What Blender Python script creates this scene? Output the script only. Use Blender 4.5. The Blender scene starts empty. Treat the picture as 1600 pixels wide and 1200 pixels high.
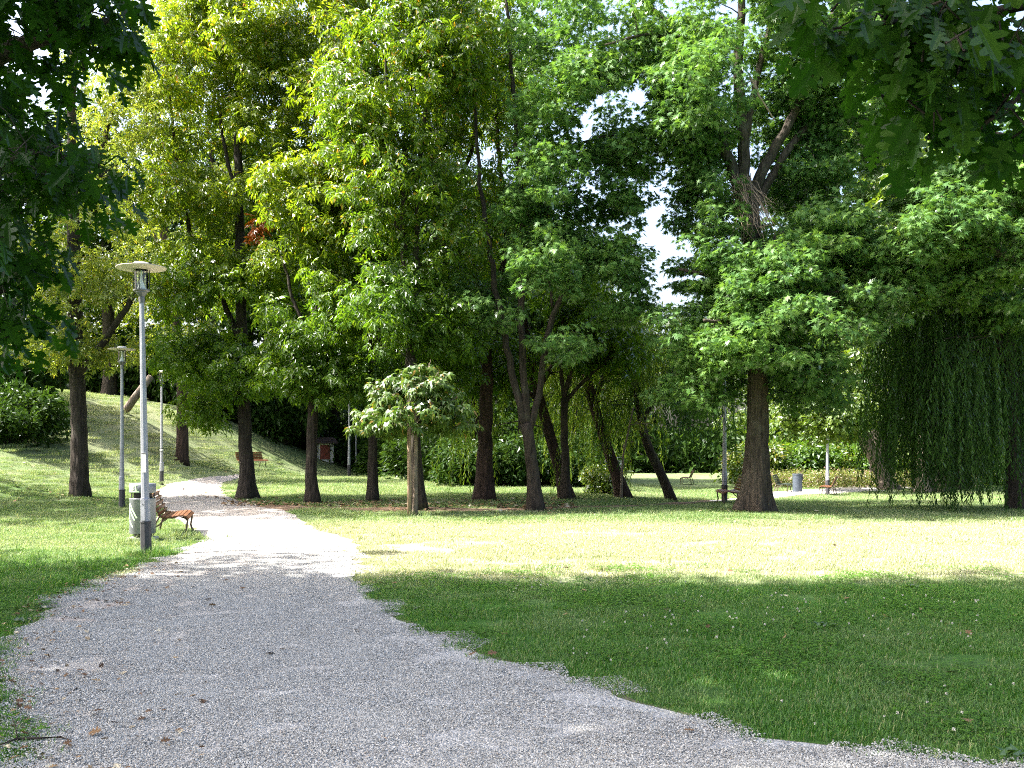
import bpy, bmesh, math, random
import numpy as np
from mathutils import Vector, noise as mnoise

R = math.radians
C = bpy.context.scene.collection
SC = bpy.context.scene
rs = np.random.RandomState(7)
F32 = np.float32

# ------------------------------------------------------------------ camera maths (the photo is 1600 x 1200)
# level camera with a rising lens: verticals stay upright, the horizon lies at pixel row 700
EYE = np.array([0.0, 0.0, 1.6]); FPX = 1500.0; HORIZON = 700
FWD = np.array([0, 1.0, 0]); UPV = np.array([0, 0, 1.0])


def ray(px, py):
    return FWD + np.array([1, 0, 0]) * (px - 800) / FPX + UPV * (HORIZON - py) / FPX


def P(px, py, Y):
    d = ray(px, py)
    return EYE + d * (Y / d[1])


def sstep(a, b, v):
    t = np.clip((v - a) / (b - a), 0, 1)
    return t * t * (3 - 2 * t)


def H(x, y):
    """height of the ground: flat lawn, a bank rising to the left behind the lamps"""
    x = np.asarray(x, float); y = np.asarray(y, float)
    sl_ = np.clip(-11.8 + 3.3 * sstep(48, 62, y) - x, 0, 60)
    amp = sstep(15, 50, y) * (1 - 0.65 * sstep(54, 74, y))
    bank = 4.8 * (1 - np.exp(-(sl_ / 7.0) ** 2)) * amp
    dip = .6 * sstep(22, 46, y) * sstep(0, 9, x)
    und = 0.03 * np.sin(x * .55 + 1.3) * np.sin(y * .43 + .4) + 0.02 * np.sin(x * 1.3 + y * .9)
    return bank - dip + und * sstep(9, 16, np.hypot(x, y))


def G(px, py):
    """where the photo's pixel meets the ground"""
    d = ray(px, py); Y = 20.0
    for _ in range(60):
        p = EYE + d * (Y / d[1])
        err = p[2] - float(H(p[0], p[1]))
        Y2 = Y + err / 1.6 * Y * 0.5
        Y = min(max(Y2, 2.0), 150.0)
    p = EYE + d * (Y / d[1]); p[2] = float(H(p[0], p[1]))
    return p


# ------------------------------------------------------------------ object helpers
def tag(o, label=None, cat=None, group=None, kind=None):
    if label: o['label'] = label
    if cat: o['category'] = cat
    if group: o['group'] = group
    if kind: o['kind'] = kind
    return o


def thing(name, label, cat, loc, rz=0.0, group=None):
    o = bpy.data.objects.new(name, None); C.objects.link(o)
    o.empty_display_size = .2
    o.location = [float(v) for v in loc]; o.rotation_euler = (0, 0, rz)
    return tag(o, label, cat, group)


def link_mesh(name, me, mat=None, parent=None):
    o = bpy.data.objects.new(name, me); C.objects.link(o)
    if mat is not None and not me.materials: me.materials.append(mat)
    if parent is not None: o.parent = parent
    return o


def np_mesh(name, V, faces, smooth=False):
    """faces: list of (k x n) int arrays, one per face size"""
    me = bpy.data.meshes.new(name)
    V = np.asarray(V, F32)
    faces = [np.asarray(f, np.int32) for f in faces if len(f)]
    nl = sum(f.size for f in faces); nf = sum(f.shape[0] for f in faces)
    me.vertices.add(len(V)); me.vertices.foreach_set('co', V.ravel())
    me.loops.add(nl); me.polygons.add(nf)
    me.loops.foreach_set('vertex_index', np.concatenate([f.ravel() for f in faces]))
    tot = np.concatenate([np.full(f.shape[0], f.shape[1], np.int32) for f in faces])
    st = np.concatenate([[0], np.cumsum(tot)[:-1]]).astype(np.int32)
    me.polygons.foreach_set('loop_start', st)
    me.polygons.foreach_set('use_smooth', np.full(nf, smooth, bool))
    me.update(calc_edges=True)
    return me


class MB:
    """collects quads, tris and n-gons"""
    def __init__(self): self.v = []; self.f = {}; self.n = 0
    def add(self, V, F):
        V = np.asarray(V, float)
        for f in F:
            f = np.asarray(f)
            if f.ndim == 1: f = f[None]
            if f.size: self.f.setdefault(f.shape[1], []).append(f + self.n)
        self.v.append(V); self.n += len(V)
        return self
    def mesh(self, name, smooth=False):
        return np_mesh(name, np.concatenate(self.v), [np.concatenate(x) for x in self.f.values()], smooth)
    def build(self, name, mat, parent=None, smooth=False):
        return link_mesh(name, self.mesh(name, smooth), mat, parent)
    def box(self, c, s, rot=None, bev=0.0):
        bm = bmesh.new(); bmesh.ops.create_cube(bm, size=1)
        bmesh.ops.scale(bm, vec=s, verts=bm.verts)
        if bev: bmesh.ops.bevel(bm, geom=list(bm.edges), offset=bev, segments=2, affect='EDGES')
        if rot is not None: bmesh.ops.rotate(bm, cent=(0, 0, 0), matrix=rot, verts=bm.verts)
        bmesh.ops.translate(bm, vec=c, verts=bm.verts)
        bm.verts.index_update()
        self.add([v.co[:] for v in bm.verts], [[v.index for v in f.verts] for f in bm.faces]); bm.free()
        return self
    def tube(self, pts, rad, sides=8, caps=True, lobes=None, rng=None, phase=0.0):
        pts = np.asarray(pts, float); k = len(pts)
        rad = np.broadcast_to(np.asarray(rad, float), (k,))
        T = np.gradient(pts, axis=0); T /= np.linalg.norm(T, axis=1)[:, None] + 1e-9
        ref = np.array([1.0, 0, 0]) if abs(T[0][0]) < .85 else np.array([0, 1.0, 0])
        a = np.cross(T, ref); a /= np.linalg.norm(a, axis=1)[:, None] + 1e-9
        b = np.cross(T, a)
        th = np.arange(sides) * 2 * math.pi / sides + phase
        rr = rad[:, None] * np.ones(sides)[None]
        if lobes is not None: rr = rr * lobes(np.arange(k)[:, None], th[None])
        V = pts[:, None] + rr[..., None] * (np.cos(th)[None, :, None] * a[:, None] + np.sin(th)[None, :, None] * b[:, None])
        i = np.arange(k - 1)[:, None] * sides; j = np.arange(sides)[None]; j2 = (j + 1) % sides
        q = np.stack([i + j, i + j2, i + sides + j2, i + sides + j], -1).reshape(-1, 4)
        F = [q]
        if caps: F += [list(range(sides))[::-1], [(k - 1) * sides + m for m in range(sides)]]
        return self.add(V.reshape(-1, 3), F)
    def lathe(self, prof, sides=24, c=(0, 0, 0), phase=0.0):
        """prof: (radius, z) list, around a vertical axis"""
        prof = np.asarray(prof, float); k = len(prof)
        th = np.arange(sides) * 2 * math.pi / sides + phase
        V = np.stack([prof[:, :1] * np.cos(th), prof[:, :1] * np.sin(th), prof[:, 1:] + 0 * th], -1).reshape(-1, 3) + np.array(c)
        i = np.arange(k - 1)[:, None] * sides; j = np.arange(sides)[None]; j2 = (j + 1) % sides
        return self.add(V, [np.stack([i + j, i + j2, i + sides + j2, i + sides + j], -1).reshape(-1, 4)])


def rot_mat(ax, ang):
    from mathutils import Matrix
    return Matrix.Rotation(ang, 3, ax)


def copy_thing(root, loc, rz=0.0, scale=None, label=None, group=None):
    r = root.copy(); C.objects.link(r); r.location = [float(v) for v in loc]; r.rotation_euler = (0, 0, rz)
    if scale is not None: r.scale = scale if hasattr(scale, '__len__') else (scale,) * 3
    if label: r['label'] = label
    if group: r['group'] = group
    for ch in [o for o in C.objects if o.parent == root]:
        c = ch.copy(); C.objects.link(c); c.parent = r
        for g in [o for o in C.objects if o.parent == ch]:
            d = g.copy(); C.objects.link(d); d.parent = c
    return r


# ------------------------------------------------------------------ materials
def newmat(name):
    m = bpy.data.materials.new(name); m.use_nodes = True
    nt = m.node_tree; nt.nodes.clear()
    out = nt.nodes.new('ShaderNodeOutputMaterial')
    return m, nt, out


def nd(nt, typ, **kw):
    n = nt.nodes.new(typ)
    for k, v in kw.items():
        if k.startswith('i_'): n.inputs[k[2:].replace('_', ' ')].default_value = v
        else: setattr(n, k, v)
    return n


def ramp(nt, stops, src=None, interp='LINEAR'):
    n = nt.nodes.new('ShaderNodeValToRGB'); cr = n.color_ramp; cr.interpolation = interp
    while len(cr.elements) < len(stops): cr.elements.new(.5)
    for e, (p, c) in zip(cr.elements, stops):
        e.position = p; e.color = (*c, 1) if len(c) == 3 else c
    if src is not None: nt.links.new(src, n.inputs[0])
    return n


def mixc(nt, fac, a, b, blend='MIX'):
    n = nt.nodes.new('ShaderNodeMix'); n.data_type = 'RGBA'; n.blend_type = blend
    for s, v in ((n.inputs[0], fac), (n.inputs[6], a), (n.inputs[7], b)):
        if hasattr(v, 'is_linked') or hasattr(v, 'links'): nt.links.new(v, s)
        elif isinstance(v, (int, float)): s.default_value = v
        else: s.default_value = (*v, 1)
    return n.outputs[2]


def mth(nt, op, a, b=None, clamp=False):
    n = nt.nodes.new('ShaderNodeMath'); n.operation = op; n.use_clamp = clamp
    for s, v in ((n.inputs[0], a), (n.inputs[1], b)):
        if v is None: continue
        if isinstance(v, (int, float)): s.default_value = v
        else: nt.links.new(v, s)
    return n.outputs[0]


def tex_noise(nt, vec, scale, detail=4, rough=.55, dist=0.0):
    n = nd(nt, 'ShaderNodeTexNoise'); n.inputs['Scale'].default_value = scale
    n.inputs['Detail'].default_value = detail; n.inputs['Roughness'].default_value = rough
    n.inputs['Distortion'].default_value = dist
    nt.links.new(vec, n.inputs['Vector'])
    return n.outputs['Fac']


def leaf_mat(name, cols, rare=None, rare_at=.94, trans=.45, gloss=.35, tgain=(1.45, 1.45, .6), patch=.25, patch_scale=.5, low=None):
    m, nt, out = newmat(name); L = nt.links.new
    geo = nd(nt, 'ShaderNodeNewGeometry')
    n = len(cols); top = rare_at - .03 if rare else 1.0
    st = [(i / (n - 1) * top, c) for i, c in enumerate(cols)]
    if rare: st.append((rare_at, rare))
    col = ramp(nt, st, geo.outputs['Random Per Island']).outputs[0]
    oc = nd(nt, 'ShaderNodeTexCoord').outputs['Object']
    pn = ramp(nt, [(.35, (0, 0, 0)), (.65, (1, 1, 1))], tex_noise(nt, oc, patch_scale, 2)).outputs[0]
    if low:      # shade of the lower crown put into the leaf colour: greener, darker below
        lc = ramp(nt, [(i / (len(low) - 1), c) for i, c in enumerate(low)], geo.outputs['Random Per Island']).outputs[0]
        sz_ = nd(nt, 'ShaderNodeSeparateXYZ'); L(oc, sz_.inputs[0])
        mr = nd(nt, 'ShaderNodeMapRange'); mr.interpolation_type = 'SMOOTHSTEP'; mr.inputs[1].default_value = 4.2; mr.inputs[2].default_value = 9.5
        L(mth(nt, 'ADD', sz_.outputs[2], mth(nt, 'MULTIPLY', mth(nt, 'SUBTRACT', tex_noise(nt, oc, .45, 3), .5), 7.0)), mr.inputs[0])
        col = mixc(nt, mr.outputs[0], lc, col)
    hs = nd(nt, 'ShaderNodeHueSaturation'); hs.inputs['Hue'].default_value = .485; hs.inputs['Value'].default_value = 1 + patch
    hs.inputs['Saturation'].default_value = 1.05
    L(col, hs.inputs['Color'])
    col = mixc(nt, pn, col, hs.outputs[0])
    tc = mixc(nt, 1.0, col, tgain, 'MULTIPLY')
    d = nd(nt, 'ShaderNodeBsdfDiffuse'); L(col, d.inputs[0])
    t = nd(nt, 'ShaderNodeBsdfTranslucent'); L(tc, t.inputs[0])
    mx = nd(nt, 'ShaderNodeMixShader'); mx.inputs[0].default_value = trans; L(d.outputs[0], mx.inputs[1]); L(t.outputs[0], mx.inputs[2])
    g = nd(nt, 'ShaderNodeBsdfGlossy'); g.inputs['Roughness'].default_value = .42; g.inputs[0].default_value = (.9, .95, 1, 1)
    fr = nd(nt, 'ShaderNodeFresnel'); fr.inputs[0].default_value = 1.42
    mx2 = nd(nt, 'ShaderNodeMixShader'); L(mth(nt, 'MULTIPLY', fr.outputs[0], gloss), mx2.inputs[0])
    L(mx.outputs[0], mx2.inputs[1]); L(g.outputs[0], mx2.inputs[2]); L(mx2.outputs[0], out.inputs[0])
    return m


def bark_mat(name, dark, light, zs=.16, scale=9.0, bump=.9, moss=None):
    m, nt, out = newmat(name); L = nt.links.new
    oc = nd(nt, 'ShaderNodeTexCoord').outputs['Object']
    mp = nd(nt, 'ShaderNodeMapping'); mp.inputs['Scale'].default_value = (1, 1, zs); L(oc, mp.inputs[0])
    n1 = tex_noise(nt, mp.outputs[0], scale, 6, .65, .4)
    vo = nd(nt, 'ShaderNodeTexVoronoi'); vo.inputs['Scale'].default_value = scale * 1.4; L(mp.outputs[0], vo.inputs['Vector'])
    f = mth(nt, 'MULTIPLY', n1, mth(nt, 'ADD', vo.outputs['Distance'], .45))
    col = ramp(nt, [(.16, dark), (.34, tuple((a + b) / 2 for a, b in zip(dark, light))), (.6, light)], f).outputs[0]
    n2 = tex_noise(nt, oc, 1.3, 3)
    col = mixc(nt, mth(nt, 'MULTIPLY', n2, .5), col, tuple(c * .55 for c in dark))
    if moss:
        n3 = ramp(nt, [(.55, (0, 0, 0)), (.7, (1, 1, 1))], tex_noise(nt, oc, 2.4, 5)).outputs[0]
        col = mixc(nt, mth(nt, 'MULTIPLY', n3, .5), col, moss)
    b = nd(nt, 'ShaderNodeBump'); b.inputs['Strength'].default_value = bump; b.inputs['Distance'].default_value = .10; L(f, b.inputs['Height'])
    p = nd(nt, 'ShaderNodeBsdfPrincipled'); p.inputs['Roughness'].default_value = .9; p.inputs['Specular IOR Level'].default_value = .2
    L(col, p.inputs['Base Color']); L(b.outputs[0], p.inputs['Normal']); L(p.outputs[0], out.inputs[0])
    return m


def plain(name, col, rough=.6, metal=0.0, var=.15, scale=6.0, bump=.15, spec=.4, col2=None):
    m, nt, out = newmat(name); L = nt.links.new
    oc = nd(nt, 'ShaderNodeTexCoord').outputs['Object']
    n = tex_noise(nt, oc, scale, 5, .6)
    c2 = col2 or tuple(c * (1 - 2 * var) for c in col)
    c = ramp(nt, [(.3, c2), (.62, col)], n).outputs[0]
    p = nd(nt, 'ShaderNodeBsdfPrincipled'); p.inputs['Roughness'].default_value = rough; p.inputs['Metallic'].default_value = metal
    p.inputs['Specular IOR Level'].default_value = spec
    if bump:
        b = nd(nt, 'ShaderNodeBump'); b.inputs['Strength'].default_value = bump; b.inputs['Distance'].default_value = .004
        L(tex_noise(nt, oc, scale * 9, 3), b.inputs['Height']); L(b.outputs[0], p.inputs['Normal'])
    L(c, p.inputs['Base Color']); L(p.outputs[0], out.inputs[0])
    return m


def dry_sun_mask(nt, pos):
    """how straw-pale the turf is, 0..1: parched patches of noise, plus sunlit and shaded bands put into the colour"""
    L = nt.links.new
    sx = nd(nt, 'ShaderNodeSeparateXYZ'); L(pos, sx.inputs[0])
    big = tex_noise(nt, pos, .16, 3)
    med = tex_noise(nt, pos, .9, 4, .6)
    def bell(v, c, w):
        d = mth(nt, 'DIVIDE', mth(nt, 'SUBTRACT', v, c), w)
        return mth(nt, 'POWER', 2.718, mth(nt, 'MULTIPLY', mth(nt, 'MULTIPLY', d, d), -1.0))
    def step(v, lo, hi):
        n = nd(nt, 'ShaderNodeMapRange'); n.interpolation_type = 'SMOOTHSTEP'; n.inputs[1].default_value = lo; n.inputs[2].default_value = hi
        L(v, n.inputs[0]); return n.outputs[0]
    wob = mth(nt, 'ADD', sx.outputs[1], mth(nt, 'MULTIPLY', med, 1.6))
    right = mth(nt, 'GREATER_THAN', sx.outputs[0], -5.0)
    sun_band = mth(nt, 'MULTIPLY', mth(nt, 'MULTIPLY', step(wob, 11.4, 13.2), right), mth(nt, 'SUBTRACT', 1.0, mth(nt, 'MULTIPLY', step(wob, 19.5, 22.5), .65)))  # sunlit band of lawn put into the turf colour, weaker where shade falls
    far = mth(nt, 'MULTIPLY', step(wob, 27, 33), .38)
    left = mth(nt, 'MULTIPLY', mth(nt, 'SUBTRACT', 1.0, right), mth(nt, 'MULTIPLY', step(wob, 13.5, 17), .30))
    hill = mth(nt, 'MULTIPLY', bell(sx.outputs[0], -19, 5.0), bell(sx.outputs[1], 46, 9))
    f = mth(nt, 'ADD', mth(nt, 'MAXIMUM', mth(nt, 'MAXIMUM', sun_band, left), far), mth(nt, 'MULTIPLY', hill, .28))
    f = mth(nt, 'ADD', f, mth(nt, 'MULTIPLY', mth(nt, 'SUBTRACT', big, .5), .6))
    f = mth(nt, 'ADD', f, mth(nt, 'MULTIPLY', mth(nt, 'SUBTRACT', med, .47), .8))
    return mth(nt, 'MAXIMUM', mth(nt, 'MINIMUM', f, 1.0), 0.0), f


def lawn_mat():
    m, nt, out = newmat('lawn_soil'); L = nt.links.new
    pos = nd(nt, 'ShaderNodeNewGeometry').outputs['Position']
    dry_sun, _ = dry_sun_mask(nt, pos)
    fine = tex_noise(nt, pos, 26, 6, .7)
    mid = tex_noise(nt, pos, 3.5, 5, .6)
    g = ramp(nt, [(.25, (.014, .042, .008)), (.5, (.044, .130, .018)), (.75, (.09, .195, .034))], fine).outputs[0]
    g = mixc(nt, mth(nt, 'MULTIPLY', mid, .55), g, (.032, .075, .012))
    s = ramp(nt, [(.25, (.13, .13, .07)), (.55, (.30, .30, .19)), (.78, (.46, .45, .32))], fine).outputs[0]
    col = mixc(nt, dry_sun, g, s)
    b = nd(nt, 'ShaderNodeBump'); b.inputs['Strength'].default_value = .8; b.inputs['Distance'].default_value = .04; L(fine, b.inputs['Height'])
    p = nd(nt, 'ShaderNodeBsdfPrincipled'); p.inputs['Roughness'].default_value = .95; p.inputs['Specular IOR Level'].default_value = .1
    L(col, p.inputs['Base Color']); L(b.outputs[0], p.inputs['Normal']); L(p.outputs[0], out.inputs[0])
    return m


def blade_mat():
    m, nt, out = newmat('grass_blade'); L = nt.links.new
    geo = nd(nt, 'ShaderNodeNewGeometry')
    dry_sun, raw = dry_sun_mask(nt, geo.outputs['Position'])
    rnd = geo.outputs['Random Per Island']
    g = ramp(nt, [(0, (.032, .108, .012)), (.4, (.060, .178, .020)), (.85, (.12, .25, .04)), (.96, (.29, .31, .12))], rnd).outputs[0]
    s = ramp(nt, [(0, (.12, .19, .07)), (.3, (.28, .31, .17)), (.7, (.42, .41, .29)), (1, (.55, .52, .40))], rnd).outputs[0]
    col = mixc(nt, dry_sun, g, s)
    d = nd(nt, 'ShaderNodeBsdfDiffuse'); L(col, d.inputs[0])
    t = nd(nt, 'ShaderNodeBsdfTranslucent'); L(mixc(nt, 1.0, col, (1.15, 1.15, .6), 'MULTIPLY'), t.inputs[0])
    mx = nd(nt, 'ShaderNodeMixShader'); mx.inputs[0].default_value = .4; L(d.outputs[0], mx.inputs[1]); L(t.outputs[0], mx.inputs[2])
    gl = nd(nt, 'ShaderNodeBsdfGlossy'); gl.inputs['Roughness'].default_value = .5
    mx2 = nd(nt, 'ShaderNodeMixShader'); mx2.inputs[0].default_value = .03
    L(mx.outputs[0], mx2.inputs[1]); L(gl.outputs[0], mx2.inputs[2]); L(mx2.outputs[0], out.inputs[0])
    return m


def gravel_mat(name='gravel_bed', warm=.5):
    m, nt, out = newmat(name); L = nt.links.new
    pos = nd(nt, 'ShaderNodeNewGeometry').outputs['Position']
    vo = nd(nt, 'ShaderNodeTexVoronoi'); vo.inputs['Scale'].default_value = 75; L(pos, vo.inputs['Vector'])
    v2 = nd(nt, 'ShaderNodeTexVoronoi'); v2.inputs['Scale'].default_value = 34; L(pos, v2.inputs['Vector'])
    sx = nd(nt, 'ShaderNodeSeparateColor'); L(vo.outputs['Color'], sx.inputs[0])
    col = ramp(nt, [(0, (.16, .160, .151)), (.3, (.28, .280, .265)), (.7, (.375, .376, .356)), (1, (.50, .50, .478))], sx.outputs[0]).outputs[0]
    s2 = nd(nt, 'ShaderNodeSeparateColor'); L(v2.outputs['Color'], s2.inputs[0])
    col = mixc(nt, .35, col, ramp(nt, [(0, (.18, .178, .176)), (1, (.58, .575, .57))], s2.outputs[1]).outputs[0])
    big = tex_noise(nt, pos, .55, 5, .6)
    col = mixc(nt, ramp(nt, [(.5, (0, 0, 0)), (.75, (1, 1, 1))], big).outputs[0], col, (.31, .29, .265), 'MIX')
    sp = nd(nt, 'ShaderNodeSeparateXYZ'); L(pos, sp.inputs[0])
    edge = mth(nt, 'MULTIPLY', ramp(nt, [(0, (1, 1, 1)), (.38, (0, 0, 0))], mth(nt, 'ADD', mth(nt, 'MULTIPLY', sp.outputs[0], .25), 1.0)).outputs[0], tex_noise(nt, pos, 2.2, 4))
    col = mixc(nt, mth(nt, 'MULTIPLY', edge, warm), col, (.22, .15, .11))
    hgt = mth(nt, 'ADD', vo.outputs['Distance'], mth(nt, 'MULTIPLY', tex_noise(nt, pos, 1.6, 3), 1.6))
    b = nd(nt, 'ShaderNodeBump'); b.inputs['Strength'].default_value = .9; b.inputs['Distance'].default_value = .012; b.invert = True
    L(hgt, b.inputs['Height'])
    p = nd(nt, 'ShaderNodeBsdfPrincipled'); p.inputs['Roughness'].default_value = .92; p.inputs['Specular IOR Level'].default_value = .2
    L(col, p.inputs['Base Color']); L(b.outputs[0], p.inputs['Normal']); L(p.outputs[0], out.inputs[0])
    return m


def island_mat(name, stops, rough=.85):
    m, nt, out = newmat(name); L = nt.links.new
    rnd = nd(nt, 'ShaderNodeNewGeometry').outputs['Random Per Island']
    p = nd(nt, 'ShaderNodeBsdfPrincipled'); p.inputs['Roughness'].default_value = rough; p.inputs['Specular IOR Level'].default_value = .25
    L(ramp(nt, stops, rnd).outputs[0], p.inputs['Base Color']); L(p.outputs[0], out.inputs[0])
    return m


M = {}
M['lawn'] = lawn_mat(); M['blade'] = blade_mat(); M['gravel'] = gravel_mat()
M['dust'] = plain('dusty_soil', (.17, .12, .085), .95, var=.2, scale=3, col2=(.075, .052, .034), spec=.1)
M['verge'] = plain('bare_verge_soil', (.15, .14, .095), .95, var=.2, scale=14, col2=(.045, .05, .022), spec=.1)
M['farpath'] = plain('pale_path', (.46, .44, .42), .95, var=.1, scale=5, spec=.1)
M['pebble'] = island_mat('pebble_stone', [(0, (.15, .150, .142)), (.3, (.275, .275, .260)), (.7, (.385, .386, .366)), (.95, (.50, .50, .478)), (1, (.30, .23, .17))])
M['litter'] = island_mat('dead_leaf', [(0, (.06, .032, .018)), (.4, (.14, .08, .04)), (.8, (.24, .17, .09)), (1, (.5, .46, .34))])
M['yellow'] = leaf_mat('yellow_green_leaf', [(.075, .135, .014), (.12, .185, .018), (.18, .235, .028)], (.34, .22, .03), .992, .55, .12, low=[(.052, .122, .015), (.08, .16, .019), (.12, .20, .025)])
M['yellow_soft'] = leaf_mat('soft_yellow_leaf', [(.11, .165, .035), (.165, .22, .05), (.22, .26, .06)], (.30, .26, .05), .985, .5, .12)
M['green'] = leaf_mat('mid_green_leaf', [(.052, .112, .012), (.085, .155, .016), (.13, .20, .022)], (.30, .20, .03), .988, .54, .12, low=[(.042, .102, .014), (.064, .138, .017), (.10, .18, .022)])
M['orange'] = leaf_mat('orange_leaf', [(.38, .10, .02), (.45, .17, .03)], None, trans=.4)
M['oak'] = leaf_mat('oak_leaf', [(.050, .122, .032), (.076, .165, .043), (.11, .205, .054)], None, trans=.42, gloss=.22)
M['oak_far'] = leaf_mat('far_leaf', [(.05, .10, .02), (.08, .14, .026), (.12, .18, .03)], None, trans=.45, gloss=.12)
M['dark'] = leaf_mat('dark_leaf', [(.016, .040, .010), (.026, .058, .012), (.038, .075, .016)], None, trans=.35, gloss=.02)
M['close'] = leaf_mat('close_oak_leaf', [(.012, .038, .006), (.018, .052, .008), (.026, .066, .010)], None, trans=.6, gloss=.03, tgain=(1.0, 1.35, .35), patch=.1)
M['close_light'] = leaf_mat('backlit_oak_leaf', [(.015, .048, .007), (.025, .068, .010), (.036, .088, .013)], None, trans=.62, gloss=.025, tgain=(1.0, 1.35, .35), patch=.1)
M['chestnut'] = leaf_mat('chestnut_leaf', [(.038, .085, .018), (.062, .115, .024), (.10, .155, .036)], (.30, .2, .06), .98, .35, .08)
M['willow'] = leaf_mat('willow_leaf', [(.055, .115, .018), (.095, .16, .025), (.16, .22, .036)], None, trans=.5, gloss=.12)
M['willow_dark'] = leaf_mat('dark_willow_leaf', [(.018, .052, .012), (.029, .072, .016), (.046, .10, .023)], None, trans=.45, gloss=.1)
M['garden'] = leaf_mat('garden_leaf', [(.035, .080, .014), (.07, .12, .022), (.13, .18, .034)], (.27, .25, .06), .94, .45, .12, patch=.5, patch_scale=2.2)
M['flower'] = leaf_mat('flower_petal', [(.13, .18, .04), (.19, .24, .06), (.22, .27, .08)], (.46, .32, .28), .86, .35, .1, patch=-.3, patch_scale=1.5)
M['bark'] = bark_mat('furrowed_bark', (.006, .005, .004), (.062, .050, .040), moss=(.070, .072, .052))
M['bark_oak'] = bark_mat('oak_bark', (.009, .007, .006), (.095, .078, .060), .12, 13, 1.0, moss=(.10, .10, .078))
M['bark_red'] = bark_mat('reddish_bark', (.007, .005, .004), (.066, .043, .033), .2, 8)
M['bark_pale'] = bark_mat('pale_bark', (.08, .065, .052), (.27, .22, .17), .3, 7, .7)
M['bark_moss'] = bark_mat('mossy_bark', (.008, .006, .005), (.058, .049, .038), moss=(.06, .075, .02))
M['twig'] = plain('dead_twig', (.26, .2, .15), .9, var=.2)
M['pole'] = plain('painted_steel', (.33, .34, .385), .45, .35, .14, 5, .08)
M['sleeve'] = plain('dark_steel', (.055, .055, .062), .6, .2, .2, 8)
M['collar'] = plain('grey_casting', (.17, .17, .18), .5, .4, .1)
M['hat_top'] = plain('white_enamel', (.55, .54, .50), .4, 0, .08)
M['hat_under'] = plain('cream_enamel', (.60, .52, .42), .5, 0, .06)
M['reflector'] = plain('white_reflector', (.85, .86, .88), .35, 0, .02)
M['paper'] = plain('white_paper', (.80, .80, .80), .7, 0, .03, 20)
M['galv'] = plain('galvanised_steel', (.22, .235, .262), .5, .4, .12, 5, .1)
M['black'] = plain('black_liner', (.012, .012, .012), .7)
M['spray'] = plain('pale_green_spray', (.50, .70, .42), .6, 0, .05)
M['concrete'] = plain('concrete', (.42, .41, .38), .9, 0, .1, 10)
M['iron'] = plain('cast_iron', (.13, .105, .075), .5, .4, .2)
M['green_paint'] = plain('dark_green_paint', (.035, .05, .035), .6)
M['blue_bin'] = plain('blue_grey_steel', (.08, .10, .13), .5, .3, .1)
M['plaster'] = plain('pale_plaster', (.68, .66, .62), .9, 0, .05, 2)
M['red_paint'] = plain('red_boards', (.28, .07, .045), .7, 0, .15, 3)
M['roof'] = plain('roof_tile', (.09, .05, .038), .85, 0, .2, 12)


def wood_mat():
    m, nt, out = newmat('varnished_wood'); L = nt.links.new
    oc = nd(nt, 'ShaderNodeTexCoord').outputs['Object']
    mp = nd(nt, 'ShaderNodeMapping'); mp.inputs['Scale'].default_value = (14, 1.2, 14); L(oc, mp.inputs[0])
    n = tex_noise(nt, mp.outputs[0], 3, 5)
    col = ramp(nt, [(.3, (.07, .027, .012)), (.6, (.165, .068, .028)), (.8, (.24, .115, .055))], n).outputs[0]
    p = nd(nt, 'ShaderNodeBsdfPrincipled'); p.inputs['Roughness'].default_value = .5
    L(col, p.inputs['Base Color']); L(p.outputs[0], out.inputs[0])
    return m


M['wood'] = wood_mat()


def glass_mat():
    m, nt, out = newmat('clear_glass'); L = nt.links.new
    t = nd(nt, 'ShaderNodeBsdfTransparent'); t.inputs[0].default_value = (.9, .92, .9, 1)
    g = nd(nt, 'ShaderNodeBsdfGlossy'); g.inputs['Roughness'].default_value = .05
    fr = nd(nt, 'ShaderNodeFresnel'); fr.inputs[0].default_value = 1.45
    mx = nd(nt, 'ShaderNodeMixShader'); L(fr.outputs[0], mx.inputs[0]); L(t.outputs[0], mx.inputs[1]); L(g.outputs[0], mx.inputs[2])
    L(mx.outputs[0], out.inputs[0])
    return m


M['glass'] = glass_mat()
M['pane'] = plain('dark_pane', (.03, .035, .04), .1, 0, .1, 3, 0, .6)

# ------------------------------------------------------------------ ground, paths
def lin(pts):
    pts = sorted([(p[1], p[0]) for p in pts]); ys = [p[0] for p in pts]; xs = [p[1] for p in pts]
    return lambda y: np.interp(y, ys, xs)


left_px = [(75, 1190), (45, 1110), (15, 1040), (35, 985), (95, 940), (185, 905), (238, 884), (290, 862), (322, 842), (300, 828), (268, 806), (243, 786), (238, 770), (262, 756), (330, 745), (372, 741)]
right_px = [(1640, 1208), (1545, 1198), (1440, 1186), (1150, 1150), (1075, 1118), (1000, 1104), (920, 1075), (865, 1050), (800, 1040), (700, 1005), (640, 985), (592, 955), (566, 925), (551, 900), (549, 880), (560, 853), (545, 842), (500, 830), (478, 818), (462, 806), (440, 797), (392, 788), (352, 774), (345, 764), (348, 754), (372, 747), (400, 742)]
LP = [(-2.2, 0.0), (-2.35, 3.5)] + [tuple(G(*p)[:2]) for p in left_px]
RP = [(7.0, 0.0), (4.9, 4.0)] + [tuple(G(*p)[:2]) for p in right_px]
Lf, Rf = lin(LP), lin(RP)
YEND = min(max(p[1] for p in LP), max(p[1] for p in RP))


def nz(x, y, s, k=0.0):
    return mnoise.noise(Vector((x * s, y * s, k)))


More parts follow.
